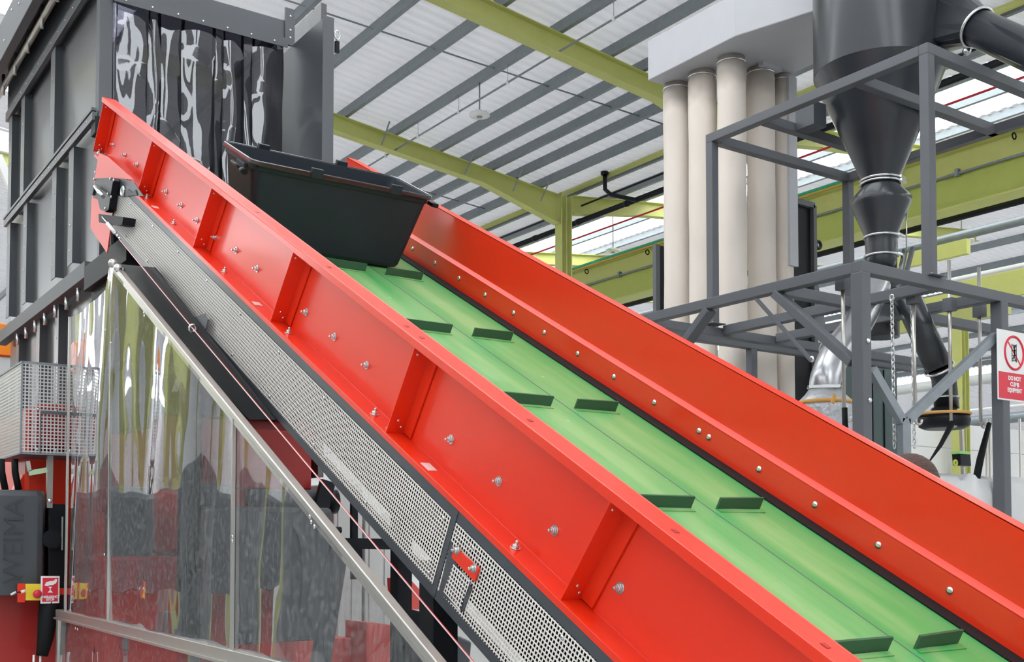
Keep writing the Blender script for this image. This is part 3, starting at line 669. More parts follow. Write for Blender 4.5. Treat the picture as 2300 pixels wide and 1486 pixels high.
# vertical stiffeners and flanges per tier, with bolts on the flange faces
def stiff(px, z0, z1, w=.10):
    y = ylen(px, 0)
    o = MB().box(XE - .02, XE + .03, y - .006, y, z0, z1); o.box(XE - .02, XE - .014, y, y + w, z0, z1)
    o.build('stiffener', ANTH, enc)
    n = int((z1 - z0) / .16)
    for k in range(n): small_bolt((XE - .02, y + w * .5, z0 + .09 + k * .16), -EX, enc, .7)
for px in (66, 133, 38): stiff(px, zb1 + .02, ztop - .04, .12)
for px in (38, 75, 140, 178): stiff(px, zb2 + .1, zb1 - .05, .12)
for px in (62, 108, 150): stiff(px, 2.0, zb2 - .1, .10)
def band(z0, z1, x=XE - .035, y0=YE, y1=YB, name='rail', m=ANTH, dep=.03):
    MB().box(x, x + dep, y0, y1, z0, z1).build(name, m, enc, bevel=.002)
band(ztop - .05, ztop + .02); band(zb1 - .045, zb1 + .005); band(zb2 - .10, zb2 - .005, XE - .07, YE - .02, YB, 'ledge', GREYP, .07)
band(zb1 + .01, zb1 + .03, XE - .04)
for z in (ztop - .015, zb1 - .02):
    for k in range(12): small_bolt((XE - .035, YE + .12 + k * .2, z), -EX, enc, .7)
for k in range(7): MB().tube([(XE - .05, YE + .2 + k * .3, zb2 - .12), (XE - .05, YE + .2 + k * .3, zb2 - .2)], .012, 8).build('stud', ZINC, enc)
# header beam with a pipe and bolts
MB().box(XE - .20, XE - .14, YE - 1.2, YB + 1.2, 5.06, 5.34).build('header_beam', GREYP, enc, bevel=.004)
MB().box(XE - .14, XE + .0, YE - 1.2, YB + 1.2, 5.30, 5.33).build('header_flange', GREYP, enc)
for k in range(16):
    small_bolt((XE - .20, YE - .5 + k * .26, 5.15 + (k % 3) * .06), -EX, enc, 1.1)
MB().tube([(XE - .09, YE - 1, 5.06), (XE - .09, YB + 1, 5.06)], .022, 12).build('air_pipe', ALU, enc)
for k in range(7): MB().tube([(XE - .10, YE + .2 + k * .45, 4.98), (XE - .10, YE + .2 + k * .45, 5.14)], .012, 8).build('pipe_clip', ALU, enc)
MB().box(XE - .02, XE + .05, YE, YB, ztop + .02, 5.30).build('upper_panel', ANTH, enc)
# corner post
MB().box(XE, XE + .075, YE, YE + .08, zb1 - .02, 6.2).build('corner_post', GREYP, enc, bevel=.004)
MB().box(XE - .02, XE + .10, YE - .01, YE + .09, zb1 - .12, zb1 - .02).build('post_foot', BLACKM, enc, bevel=.003)
MB().box(XE + .02, XE + .06, YE + .02, YE + .07, 2.0, zb1 - .1).build('inner_post', ANTH, enc)
# lintel
lz0 = PY(651, 108, YE).z; lz1 = PY(651, 46, YE).z
MB().box(XE + .07, XRt - .04, YE + .02, YE + .05, lz0 + .03, lz1).build('lintel', GREYP, enc)
MB().box(XE + .07, XRt - .04, YE - .03, YE + .05, lz0 + .03, lz0 + .045).build('lintel_flange', GREYP, enc)
MB().box(XE + .07, XRt - .04, YE - .03, YE - .025, lz0 - .015, lz0 + .03).build('lintel_flange', GREYP, enc)
for k in range(8): small_bolt((XE + .14 + k * .155, YE - .03, lz0 + .008), -EY, enc, .9)
MB().box(XRt - .045, XRt + .02, YE + .0, YE + .015, lz0 + .02, lz1 + .08).build('end_plate', GREYP, enc)
for z in (lz0 + .07, lz0 + .12, lz1 + .03): small_bolt((XRt - .01, YE, z), -EY, enc, 1.0)
# right wing panel reaching toward the viewer
wy = 6.16
z0w = 3.3; z1w = PX(728, 38, XRt).z
MB().box(XRt, XRt + .006, wy, YE + .15, z0w, z1w).build('wing_panel', ANTH, enc)
MB().box(XRt, XRt + .075, wy - .006, wy, z0w, z1w + .02).build('wing_flange', GREYP, enc, bevel=.002)
MB().box(XRt + .07, XRt + .076, wy, wy + .05, z0w, z1w + .02).build('wing_flange', GREYP, enc)
MB().torus((XRt + .10, wy + .0, z1w - .08), EY, .018, .005, 14, 6, sy=1.6).build('chain_link', ZINC, enc)
MB().box(XRt + .085, XRt + .11, wy - .01, wy + .01, z1w - .19, z1w - .12).build('latch', BLACK, enc)
# strip curtain
cur = thing('strip_curtain', 'smoky glossy plastic strip curtain hanging in the housing opening', 'curtain', (2.2, YE + .03, 3.4))
ed = [(252, 266), (266, 342), (336, 366), (360, 420), (412, 488), (482, 512), (506, 553), (548, 578), (572, 641)]
for i, (pa, pb) in enumerate(ed):
    xa, xb = PY(pa, 100, YE).x, PY(pb, 100, YE).x
    base = YE + .035 + (.012 if i % 2 else 0.0)
    mb = MB(); nx, nz = 8, 26; vs = []
    for iz in range(nz + 1):
        z = lz0 + .04 - iz * (lz0 + .04 - 3.25) / nz
        for ix in range(nx + 1):
            f = ix / nx
            bow = -.020 * math.sin(math.pi * f) * (1 if i % 2 == 0 else .2)
            ph = i * 1.7
            wv = .008 * math.sin(z * 7 + ph + f * 2.2) + .004 * math.sin(z * 17 + ph * 2)
            vs.append((xa + (xb - xa) * f, base + bow + wv, z))
    fs = [(iz * (nx + 1) + ix, iz * (nx + 1) + ix + 1, (iz + 1) * (nx + 1) + ix + 1, (iz + 1) * (nx + 1) + ix) for iz in range(nz) for ix in range(nx)]
    mb.add(vs, [f[::-1] for f in fs], True); o = mb.build('strip', STRIPM, cur, keep=1)

# =================================================================== SHREDDER BODY below the housing
shr = thing('shredder', 'large red and black shredder body below the dark housing', 'machine', (2.2, 7.2, 0))
MB().box(0.55, 3.05, 6.85, 9.2, 0, 1.75).build('body', DRED, shr, bevel=.01)
MB().box(1.30, 1.60, 6.80, 9.0, 1.75, 2.35).build('side_body', RED, shr, bevel=.02)
MB().box(1.70, 3.0, 6.75, 9.0, 1.75, 2.45).build('upper_body', DRED, shr, bevel=.01)
zl = PY(570, 939, 6.6).z
MB().box(1.70, 3.0, 6.60, 6.72, zl, 3.16).build('hopper_front', BLACKM, shr, bevel=.004)
MB().box(1.72, 1.80, 6.1, 6.62, 2.2, 3.1).build('hopper_flange', BLACKM, shr)
MB().box(1.56, 1.64, 5.75, 6.62, 3.02, 3.16).build('hopper_ledge', BLACKM, shr, bevel=.003)
MB().box(1.60, 2.0, 6.1, 6.6, 2.55, 3.15).build('hopper_side', BLACKM, shr)
MB().tube([(2.35, 6.6, 3.05), (2.35, 6.6, zl)], .012, 8).build('hopper_seam', ANTH, shr)
# slanted white logo strokes
def quad_on_y(pts, y, th=.004): return MB().prism([PY(x, yy, y) for x, yy in pts], EY * th)
for pts in [[(396, 849), (410, 849), (400, 879), (385, 879)], [(420, 849), (436, 851), (424, 883), (409, 883)], [(446, 851), (458, 853), (446, 880), (434, 880)],
            [(500, 857), (520, 857), (516, 864), (506, 864), (497, 886), (487, 886)],
            [(524, 862), (534, 860), (530, 893), (514, 884)], [(537, 862), (545, 864), (548, 895), (536, 895)], [(550, 868), (557, 872), (563, 896), (553, 896)], [(562, 882), (568, 886), (578, 898), (569, 897)]]:
    quad_on_y(pts, 6.595).build('logo_stroke', SIGNW, shr, label='slanted white stroke of the logo')
# hydraulic cylinder and pivot
MB().tube([PY(560, 1118, 6.3), PY(735, 1120, 6.3)], .055, 20).build('cylinder', GREYP, shr)
MB().lathe(PY(733, 1126, 6.25), [(.075, 0), (.075, .06)], 24, EX).build('cylinder_cap', BLACK, shr)
MB().bar(PY(736, 1080, 6.2), PY(716, 1160, 6.2), .09, .04, EY).build('pivot_arm', BLACK, shr)
MB().prism([PY(x, y, 6.15) for x, y in [(724, 1150), (734, 1148), (730, 1166), (720, 1166)]], EY * .02).build('pivot_tip', RED, shr)
MB().lathe(PY(748, 1190, 6.2), [(.022, 0), (.022, .05)], 16, EX).build('roller_knob', BLACK, shr)
# shapes behind the clear sheet
def yblk(name, m, px0, px1, py0, py1, y, dep, bev=.01):
    a = PY(px0, py0, y); b = PY(px1, py1, y)
    return MB().box(a.x, b.x, y, y + dep, b.z, a.z).build(name, m, shr, bevel=bev)
yblk('gear_case', GREYP, 465, 748, 1135, 1436, 5.9, .5, .03)
yblk('motor_casing', ANTH, 440, 530, 1085, 1440, 6.15, .4, .05)
yblk('red_housing', RED, 318, 412, 1100, 1240, 6.3, .3, .02)
yblk('red_base', DRED, 236, 440, 1250, 1486, 6.1, .45, .02)
yblk('drive_housing', ANTH, 248, 346, 1090, 1268, 6.15, .12, .03)
yblk('low_arch', GREYP, 372, 406, 1372, 1460, 6.05, .04, .012)
yblk('low_arch', GREYP, 275, 291, 1396, 1460, 6.05, .04, .008)
yblk('flange', DRED, 540, 700, 960, 1100, 6.3, .2, .01)
pg = PX(168, 815, 1.5); 
MB().lathe(Vector((1.50, 6.6, 2.63)), [(.085, 0), (.105, .05), (.10, .12)], 24, EX).build('round_cover', RED, shr)
MB().lathe(Vector((1.64, 6.95, 1.72)), [(.42, 0), (.42, .12)], 40, -EY).build('round_guard', RED, shr)

# pale control cabinets and red covers seen under the conveyor
def cabinet(x0, x1, y, z0, z1, label, m=PALE):
    t = thing('cabinet', label, 'cabinet', ((x0 + x1) / 2, y, 0), 'pale cabinets under the conveyor')
    MB().box(x0, x1, y, y + .5, 0, z1).build('body', m, t, bevel=.01)
    n = max(2, int((x1 - x0) / .16))
    for k in range(n): MB().box(x0 + .03 + k * (x1 - x0) / n, x0 + (k + 1) * (x1 - x0) / n, y - .012, y, z0, z1 - .03).build('ribbed_panel', m, t, bevel=.004)
    return t
yc = 7.4
q0, q1 = PY(750, 1090, yc), PY(812, 1210, yc); cabinet(q0.x, q1.x, yc, .6, PY(770, 1085, yc).z, 'pale ribbed cabinet by the black pivot arm')
q0, q1 = PY(820, 1230, yc), PY(888, 1350, yc); cabinet(q0.x, q1.x, yc, .6, PY(850, 1150, yc).z, 'pale ribbed cabinet behind the black post')
st = thing('support_frame', 'black steel support frame standing under the conveyor', 'frame', PY(900, 1486, 5.6) * 1)
ys = 5.6
MB().bar(PY(903, 1180, ys), PY(907, 1560, ys), .075, .075, EY).build('post', BLACKM, st)
MB().bar(PY(745, 1219, ys), PY(900, 1222, ys), .065, .06).build('cross_beam', BLACKM, st)
MB().bar(PY(800, 1222, ys), PY(800, 1300, ys), .05, .05, EY).build('post', BLACKM, st)
MB().bar(PY(795, 1110, ys), PY(795, 1210, ys), .035, .03, EY).build('post', BLACKM, st)
MB().prism([PY(x, y, ys - .1) for x, y in [(925, 1368), (990, 1385), (1030, 1430), (925, 1410)]], EY * .1).build('curved_rail', BLACKM, st)
MB().bar(PY(918, 1290, ys), PY(921, 1560, ys), .016, .02, EY).build('bright_rod', ALU, st)
MB().bar(PY(760, 1235, ys), PY(718, 1500, ys), .10, .05, EY).build('brace', GREYP, st)
rc = thing('red_cover', 'angular bright red cover low behind the clear sheet', 'cover', PY(860, 1450, 6.2))
MB().prism([PY(x, y, 6.2) for x, y in [(823, 1397), (893, 1404), (895, 1540), (823, 1540)]], EY * .3).build('panel', PANELRED, rc, bevel=.006)
MB().bar(PY(828, 1478, 6.19), PY(893, 1412, 6.19), .018, .01, EY).build('edge_fold', RED, rc)
rc = thing('red_cover', 'bright red folded cover between post and conveyor guard', 'cover', PY(950, 1360, 6.0))
MB().prism([PY(x, y, 6.0) for x, y in [(921, 1300), (985, 1368), (925, 1368)]], EY * .3).build('panel', PANELRED, rc)
MB().prism([PY(x, y, 6.0) for x, y in [(924, 1412), (975, 1424), (950, 1446), (924, 1440)]], EY * .3).build('panel', RED, rc)
rc = thing('red_cover', 'low red tray seen through the scuffed sheet', 'cover', PY(640, 1450, 6.4))
MB().prism([PY(x, y, 6.4) for x, y in [(500, 1440), (790, 1432), (790, 1600), (500, 1600)]], EY * .4).build('panel', PANELRED, rc, bevel=.006)
rp = thing('control_box', 'dark control box with a white label below the conveyor guard', 'box', PY(985, 1450, 5.2))
MB().prism([PY(x, y, 5.2) for x, y in [(960, 1436), (1010, 1418), (1060, 1440), (1050, 1560), (940, 1560)]], EY * .3).build('body', ANTH, rp, bevel=.01)
MB().prism([PY(x, y, 5.19) for x, y in [(972, 1448), (996, 1430), (1008, 1442), (984, 1470)]], EY * .008).build('label_plate', SIGNW, rp)
MB().prism([PY(x, y, 5.19) for x, y in [(990, 1478), (1006, 1462), (1014, 1468), (998, 1486)]], EY * .008).build('switch', GREYP, rp)

# =================================================================== CLEAR SHEET GUARD
XS = 1.38
sg = thing('clear_guard', 'scuffed clear plastic guard sheets on an aluminium rail beside the conveyor', 'guard', (XS, 4.2, 0))
NRl = -1.356
def zr(y): return H + (y * sa + NRl) / ca
def sheet(y0, y1, ztf, z0, ph):
    mb = MB(); nx, nz = 14, 20; vs = []
    for iz in range(nz + 1):
        for ix in range(nx + 1):
            y = y0 + (y1 - y0) * ix / nx; zt = ztf(y); z = z0 + (zt - z0) * iz / nz
            vs.append((XS + .012 * math.sin(y * 6 + z * 1.3 + ph) + .006 * math.sin(y * 15 + z * 2.2 + ph), y, z))
    mb.add(vs, [(iz * (nx + 1) + ix, iz * (nx + 1) + ix + 1, (iz + 1) * (nx + 1) + ix + 1, (iz + 1) * (nx + 1) + ix) for iz in range(nz) for ix in range(nx)][::1], True)
    o = mb.build('sheet', PVC, sg, keep=1)
    return o
sheet(5.31, 6.14, lambda y: 2.77 if y > 5.33 else zr(y) - .02, 1.215, 0)
sheet(3.71, 5.30, lambda y: zr(y) - .01, 1.215, 1.2)
sheet(2.20, 3.70, lambda y: zr(y) - .01, 1.215, 2.9)
sheet(1.9, 6.24, lambda y: 1.18, .2, 4.0)
for y in (6.14, 5.305, 3.705):
    MB().box(XS - .008, XS + .004, y - .006, y + .006, 1.2, (zr(y) if y < 5.4 else 2.77)).build('joint_strip', ALU, sg)
ra, rb_ = Vector((XS, 5.27, zr(5.27))), Vector((XS, 1.6, zr(1.6)))
MB().bar(ra, rb_, .022, .030, EX).build('rail', ALU, sg, bevel=.003)
MB().bar(ra + DN * -.026, rb_ + DN * -.026, .016, .010, EX).build('rail_lip', ALU, sg)
MB().box(XS - .02, XS + .02, 1.6, 6.28, 1.175, 1.215).build('rail', ALU, sg, bevel=.003)
MB().box(XS - .03, XS - .0, 1.6, 6.28, 1.165, 1.175).build('rail_lip', ALU, sg)
MB().ball(ra + Vector((-.01, 0, .01)), .022, 12).build('rail_end', ALU, sg)
MB().ball(ra + Vector((-.01, -.09, -.03)), .02, 12).build('clamp', ZINC, sg)
for px, py in [(324, 702), (325, 709), (238, 740), (250, 770), (523, 1205), (523, 1215), (697, 1160), (700, 1172), (707, 1182), (195, 1395), (316, 1422), (410, 1450), (175, 1412), (170, 1410), (520, 1478), (235, 1245)]:
    small_bolt(PX(px, py, XS - .012), -EX, sg, .9)
for y in (6.24, 2.0):
    MB().box(XS - .02, XS + .02, y - .02, y + .02, 0, 1.18).build('post', ALU, sg)
# folded dark apron at the head behind the rail
ap = thing('apron', 'stiff black apron hanging behind the aluminium rail', 'apron', PX(500, 850, 1.47))
MB().prism([PX(x, y, 1.455) for x, y in [(262, 592), (345, 600), (600, 925), (612, 942), (560, 942), (400, 770)]], EX * .01).build('plate', BLACKM, ap)
for px, py in [(270, 600), (277, 606)]: small_bolt(PX(px, py, 1.453), -EX, ap, 1.4)

# =================================================================== LEFT GROUP: mesh guard, motor, switch
mg = thing('mesh_guard', 'perforated grey sheet metal guard box beside the dark housing', 'guard box', (1.35, 6.5, 2.05))
ym = 6.4
x0 = PY(50, 812, ym).x; x1 = 1.58; z0 = PY(50, 1017, ym).z; z1 = PY(50, 812, ym).z
MB().box(x0, x1, ym, ym + .0015, z0, z1).build('front_panel', FRONTMESH, mg)
MB().box(x0, x0 + .0015, ym, ym + .75, z0, z1).build('side_panel', SIDEMESH, mg)
MB().box(x0, x1, ym, ym + .75, z0 - .003, z0).build('floor_panel', GREYP, mg)
fr = MB(); 
for (a, b) in [((x0, ym, z0), (x0, ym, z1)), ((x0, ym, z1), (x1, ym, z1)), ((x0, ym, z0), (x1, ym, z0)), ((x0, ym, z0), (x0, ym + .75, z0)), ((x0, ym, z1), (x0, ym + .75, z1)), ((x1, ym, z0), (x1, ym, z1))]:
    fr.bar(a, b, .010, .010)
fr.build('edge_frame', GALV, mg)
q = PY(91, 925, ym)
MB().bar((q.x, ym - .004, q.z), (x1, ym - .004, q.z), .004, .018).build('inner_strip', GREYP, mg)
MB().bar((q.x, ym - .004, q.z), (q.x, ym - .004, z0), .004, .018, EY).build('inner_strip', GREYP, mg)
for px, py in [(86, 918), (127, 922), (161, 923), (84, 1008), (125, 1011), (158, 1012)]: small_bolt(PY(px, py, ym - .004), -EY, mg, .9)
MB().box(x0 + .12, x1, ym + .2, ym + .5, z0 + .05, z0 + .3).build('motor_inside', DRED, mg, bevel=.02)
MB().bar((PY(112, 1030, 6.5).x, 6.5, z0), (PY(112, 1030, 6.5).x, 6.5, PY(112, 1140, 6.5).z), .03, .03, EY).build('support_post', ALU, mg)
MB().bar(PY(65, 1062, 6.45), PY(105, 1055, 6.45), .02, .028).build('green_bracket', mat('pale_green_paint', (.45, .62, .40), .5), mg)
MB().bar(PY(62, 1035, 6.45), PY(66, 1058, 6.45), .02, .02, EY).build('hanger', ALU, mg)

mo = thing('drive_cover', 'dark grey moulded drive cover with raised lettering', 'cover', (1.1, 6.5, 0))
yo = 6.42
xr_ = PY(106, 1200, yo).x; zt = PY(60, 1105, yo).z; zb_ = PY(60, 1336, yo).z
loopsv = []
mb = MB()
pr = [(xr_, yo + .06), (xr_ - .02, yo + .012), (xr_ - .05, yo), (0.55, yo), (0.55, yo + .6), (xr_, yo + .6)]
tp = [(a - .006 if a > .6 else a, b + .02 if b < yo + .3 else b) for a, b in pr]
n = len(pr)
vs = [(a, b, zb_) for a, b in pr] + [(a, b, zt - .02) for a, b in pr] + [(a, b, zt + .012) for a, b in tp]
mb.add(vs, [list(range(n))[::-1], [2 * n + i for i in range(n)]] + [(l * n + i, l * n + (i + 1) % n, (l + 1) * n + (i + 1) % n, (l + 1) * n + i) for l in range(2) for i in range(n)])
mb.build('shell', ANTH, mo, bevel=.006)
q = PY(33, 1215, yo - .001)
ME = Matrix((Vector((0, 0, 1)), Vector((-1, 0, 0)), Vector((0, -1, 0)))).transposed().to_4x4(); ME.translation = q
text('WEIMA', .140, mat('moulded_letter', (.045, .05, .055), .3), ME, mo, ext=.006, sx=1.02)
MB().prism([PY(x, y, 6.5) for x, y in [(108, 1130), (150, 1132), (152, 1340), (140, 1385), (118, 1390), (108, 1330)]], EY * .2).build('side_casing', BLACK, mo, bevel=.01)
MB().lathe(PY(112, 1210, 6.47), [(.045, 0), (.05, .05)], 20, -EY).build('hub', BLACK, mo)
MB().bar(PY(140, 1160, 6.44), PY(139, 1235, 6.44), .008, .01, EY).build('bright_rod', ALU, mo)
MB().ball(PY(112, 1124, 6.4), .014, 10).build('screw', ZINC, mo)
MB().box(xr_ - .5, xr_ + .10, yo + .2, yo + .7, 0, zb_ + .01).build('plinth', DRED, mo)
# black cable boot
ho = thing('cable_boot', 'black rubber cable boot ending in two white wires', 'hose', PY(100, 1470, 6.38))
MB().tube([PY(112, 1340, 6.38), PY(108, 1380, 6.38), PY(102, 1430, 6.38), PY(94, 1472, 6.38)], .03, 14, radii=[.05, .052, .042, .030]).build('boot', RUBBER, ho)
for px in (74, 89): MB().tube([PY(px + 2, 1470, 6.37), PY(px, 1530, 6.37)], .006, 8).build('wire', WHITE, ho)
for i, px in enumerate((6, 36)):
    MB().tube([PY(px - 3, 1030, 6.6), PY(px - 2, 1060, 6.6), PY(px + 6, 1100, 6.6)], .018, 10).build('hose', RUBBER, None, label=['black hose at the left picture edge under the mesh box', 'black hose curving down behind the drive cover'][i], category='hose', group='hoses under the mesh box')
MB().prism([PY(x, y, 9.3) for x, y in [(0, 1035), (60, 1035), (60, 1100), (0, 1100)]], EY * .02).build('wall_poster', SIGNW, None, label='small white panel glimpsed left of the red guard', category='panel')
# emergency stop
yp = 6.34
es = thing('emergency_stop', 'yellow emergency stop box with a red button', 'switch', PY(76, 1350, yp))
MB().prism([PY(x, y, yp) for x, y in [(58, 1311), (95, 1311), (95, 1348), (58, 1348)]], EY * .05).build('box', YEL, es, bevel=.004)
q = PY(82, 1333, yp); MB().lathe(q, [(.010, 0), (.010, .012), (.021, .014), (.023, .024), (.018, .032), (.006, .035)], 24, -EY).build('button', BTN, es)
MB().prism([PY(x, y, yp + .012) for x, y in [(40, 1310), (56, 1310), (56, 1352), (40, 1352)]], EY * .02).build('back_plate', RED, es)
MB().tube([PY(24, 1335, yp - .01), PY(36, 1329, yp - .01)], .006, 8).build('cord_end', WHITE, es)
MB().tube([PY(36, 1330, yp - .01), PY(47, 1329, yp - .01)], .003, 8).build('cord', BLACKM, es)
MB().tube([PY(47, 1329, yp - .01), PY(57, 1326, yp - .01)], .008, 8).build('cord_end', WHITE, es)
MB().bar(PY(40, 1330, yp + .06), PY(160, 1327, yp + .06), .01, .035).build('mounting_rail', RED, es)
sg2 = thing('warning_sign', 'small red emergency stop sign with a white pointing hand', 'sign', PY(113, 1355, yp - .01))
MB().prism([PY(x, y, yp - .01) for x, y in [(92, 1293), (134, 1293), (133, 1354), (91, 1355)]], EY * .004).build('plate', SIGNW, sg2)
MB().prism([PY(x, y, yp - .012) for x, y in [(96, 1297), (131, 1297), (130, 1350), (95, 1351)]], EY * .002).build('red_field', SIGNR, sg2)
MB().prism([PY(x, y, yp - .014) for x, y in [(100, 1314), (104, 1307), (114, 1304), (120, 1304), (126, 1299), (129, 1302), (126, 1309), (119, 1313), (110, 1314), (106, 1316)]], EY * .002).build('hand_symbol', SIGNW, sg2)
MB().prism([PY(x, y, yp - .014) for x, y in [(108, 1317), (117, 1317), (114, 1321), (114, 1325), (119, 1330), (107, 1330), (112, 1325), (112, 1321)]], EY * .002).build('button_symbol', SIGNW, sg2)
def textY(body, px, py, y, size, m, parent, **k):
    M = Matrix((Vector((1, 0, 0)), Vector((0, 0, 1)), Vector((0, -1, 0)))).transposed().to_4x4(); M.translation = PY(px, py, y)
    return text(body, size, m, M, parent, **k)
textY('EMERGENCY', 113, 1340, yp - .014, .017, SIGNW, sg2, bold=.0006)
textY('STOP', 113, 1346, yp - .014, .017, SIGNW, sg2, bold=.0006)
# orange machine behind
q0 = PY(0, 725, 12.0); q1 = PY(48, 805, 12.0)
om = thing('orange_machine', 'bright orange machine casing at the left picture edge', 'machine', (q0.x, 12, q1.z))
MB().box(q0.x - 1.2, q1.x, 12.0, 12.6, q1.z, q0.z).build('casing', ORANGE, om, bevel=.01)
MB().box(q0.x - 1.2, q1.x + .01, 11.98, 12.0, (q0.z + q1.z) / 2 - .16, (q0.z + q1.z) / 2 - .15).build('groove', DRED, om)
MB().box(q0.x - 1.2, q1.x + .03, 12.0, 12.6, q1.z - .25, q1.z).build('base_rail', PALE, om)
MB().box(q0.x - 1.0, q1.x - .1, 12.1, 12.5, 0, q1.z - .25).build('stand', GREYP, om)
MB().bar(PY(-5, 350, 13), PY(30, 430, 13), .08, .08).build('inclined_duct', WHITE, None, label='sloping white duct glimpsed in the gap left of the housing', category='duct')

# =================================================================== CYCLONE ON FRAMES
zlo, zup = 3.484, 5.195
XL0, YL0 = 6.157, 4.75
XU0, XU1, YU0, YU1 = 6.939, 8.89, 4.75, 7.02
B = .08
lf = thing('steel_frame', 'lower dark grey square tube platform frame', 'frame', (XL0, YL0, 0))
YL1 = 7.35; XL1 = 10.4
c = B / 2
def hb(t, a, b, name='beam', m=GREYP, w=B, h=B, bev=.006): return MB().bar(a, b, w, h).build(name, m, t, bevel=bev)
z = zlo - c
hb(lf, (XL0 + c, YL0 + B, z), (XL0 + c, YL1 - c, z)); hb(lf, (XL0, YL0 + c, z), (XL1, YL0 + c, z))
hb(lf, (XL0 + c, YL1, z), (XL1, YL1, z)); hb(lf, (XL0 + .08, YL1 - .35, z - .02), (XL1, YL1 - .35, z - .02))
hb(lf, (XL0 + .95, YL0 + .08, z), (XL0 + .95, YL1 - .4, z)); hb(lf, (7.75 + c, YL0 + B, z), (7.75 + c, YL1 - .4, z))
hb(lf, (XL0 + .08, 5.55, z - .01), (XL1, 5.55, z - .01))
for (x, y) in [(XL0 + c, YL0 + c), (XL0 + c, YL1), (7.86, YL0 + c), (7.86, YL1)]:
    hb(lf, (x, y, 0), (x, y, zlo - B + .002), 'post', w=.095 if y < 5 else B, h=.095 if y < 5 else B)
    MB().box(x - .09, x + .09, y - .09, y + .09, 0, .012).build('foot_plate', GREYP, lf)
# knee braces
def br(t, a, b, w=.07, h=.05, m=GREYP): return MB().bar(a, b, w, h, EX).build('brace', m, t, bevel=.004)
br(lf, PX(1745, 660, XL0 + c), PX(1918, 815, XL0 + c), .06, .10)
br(lf, PX(1595, 695, XL0 + c), PX(1545, 765, XL0 + c), .06, .10)
MB().bar(PX(1700, 672, XL0 - .03), PX(1825, 812, XL0 - .03), .012, .05, EX).build('flat_brace', GREYP, lf)
small_bolt(PX(1824, 806, XL0 - .04), -EX, lf, 3)
MB().bar(PY(1958, 830, YL0 + c), PY(2025, 945, YL0 + c), .07, .05, EY).build('brace', GALV, lf, bevel=.004)
MB().bar(PY(2235, 755, YL0 + c), PY(2035, 945, YL0 + c), .07, .05, EY).build('brace', GALV, lf, bevel=.004)
MB().bar(PY(2030, 940, YL0 + c), PY(2032, 1080, YL0 + c), .09, .05, EY).build('gusset_post', GALV, lf)
for px, py in [(1945, 764), (1949, 898)]:
    small_bolt(PY(px, py, YL0 - .008) + Vector((.02, 0, 0)), -EY, lf, 2.4)
for px, py in [(1928, 752), (1930, 858)]:
    MB().lathe(PX(px, py, XL0 - .001), [(.012, 0), (.012, .002)], 12, -EX).build('bolt_hole', BLACKM, lf)
uf = thing('steel_frame', 'upper dark grey square tube frame around the cyclone', 'frame', (XU0, YU0, zlo))
z = zup - c
hb(uf, (XU0 + c, YU0 + B, z), (XU0 + c, YU1, z)); hb(uf, (XU0, YU0 + c, z), (XU1 + .4, YU0 + c, z))
hb(uf, (XU0 + .08, YU1 - c, z), (XU1, YU1 - c, z)); hb(uf, (XU1 - c, YU0 + .08, z), (XU1 - c, YU1, z))
ya = PZ(1960, 178, z).y; yb = PZ(1762, 272, z).y
hb(uf, (XU0 + .08, 5.42, z), (XU1, 5.42, z)); hb(uf, (XU0 + .08, 6.40, z), (XU1, 6.40, z))
for (x, y) in [(XU0 + c, YU0 + c), (XU0 + c, YU1 - c), (XU1 - c, YU0 + c), (XU1 - c, YU1 - c)]:
    hb(uf, (x, y, zlo + .005), (x, y, zup - B + .002), 'post')
    MB().box(x - .08, x + .08, y - .08, y + .08, zlo, zlo + .006).build('foot_plate', GREYP, uf)
    small_bolt((x - .065, y - .065, zlo + .006), EZ, uf, 1.2)
cy = thing('cyclone', 'dark grey cyclone separator with a conical bottom', 'cyclone', (7.9, 5.9, 4.0))
ax = Vector((7.89, 5.88, 0))
CR = .548
MB().lathe(ax, [(CR, 5.58), (CR, 6.75)], 64, cap=False).build('barrel', CYC, cy)
MB().lathe(ax, [(CR, 5.58), (CR + .008, 5.58), (CR + .008, 5.595), (CR, 5.595)], 64, cap=False).build('rim_band', CYC, cy)
MB().lathe(ax, [(CR, 6.75), (.2, 6.85)], 64).build('lid', CYC, cy)
MB().lathe(ax, [(.155, 4.66), (CR - .002, 5.58)], 64, cap=False).build('cone', CYC, cy)
MB().box(7.36, 7.52, 6.15, 6.35, 5.12, 5.32).build('side_bracket', ANTH, cy)
def clampring(zc, r, t=cy):
    MB().torus((ax.x, ax.y, zc), EZ, r, .011, 32, 8).build('clamp_ring', ZINC, t)
    MB().bar((ax.x + .03, ax.y - r - .012, zc), (ax.x + .14, ax.y - r * .9, zc), .018, .02).build('clamp_buckle', ZINC, t)
clampring(4.655, .165); clampring(4.625, .168)
MB().lathe(ax, [(.155, 4.66), (.155, 4.60), (.255, 4.49), (.245, 4.44), (.135, 4.17), (.135, 4.10), (.13, 3.98), (.125, 3.86)], 48).build('outlet_hopper', CYC, cy)
clampring(4.165, .142); clampring(4.00, .138)
MB().lathe(ax, [(.175, 3.86), (.175, 3.80), (.14, 3.72), (.14, 3.3)], 32).build('splitter', CYC, cy)
MB().bar(ax + Vector((.02, -.16, 3.78)), ax + Vector((.16, -.12, 4.05)), .03, .05).build('lever', ZINC, cy)
MB().bar(ax + Vector((.07, -.17, 3.76)), ax + Vector((.24, -.14, 4.08)), .03, .03).build('lever', GREYP, cy)
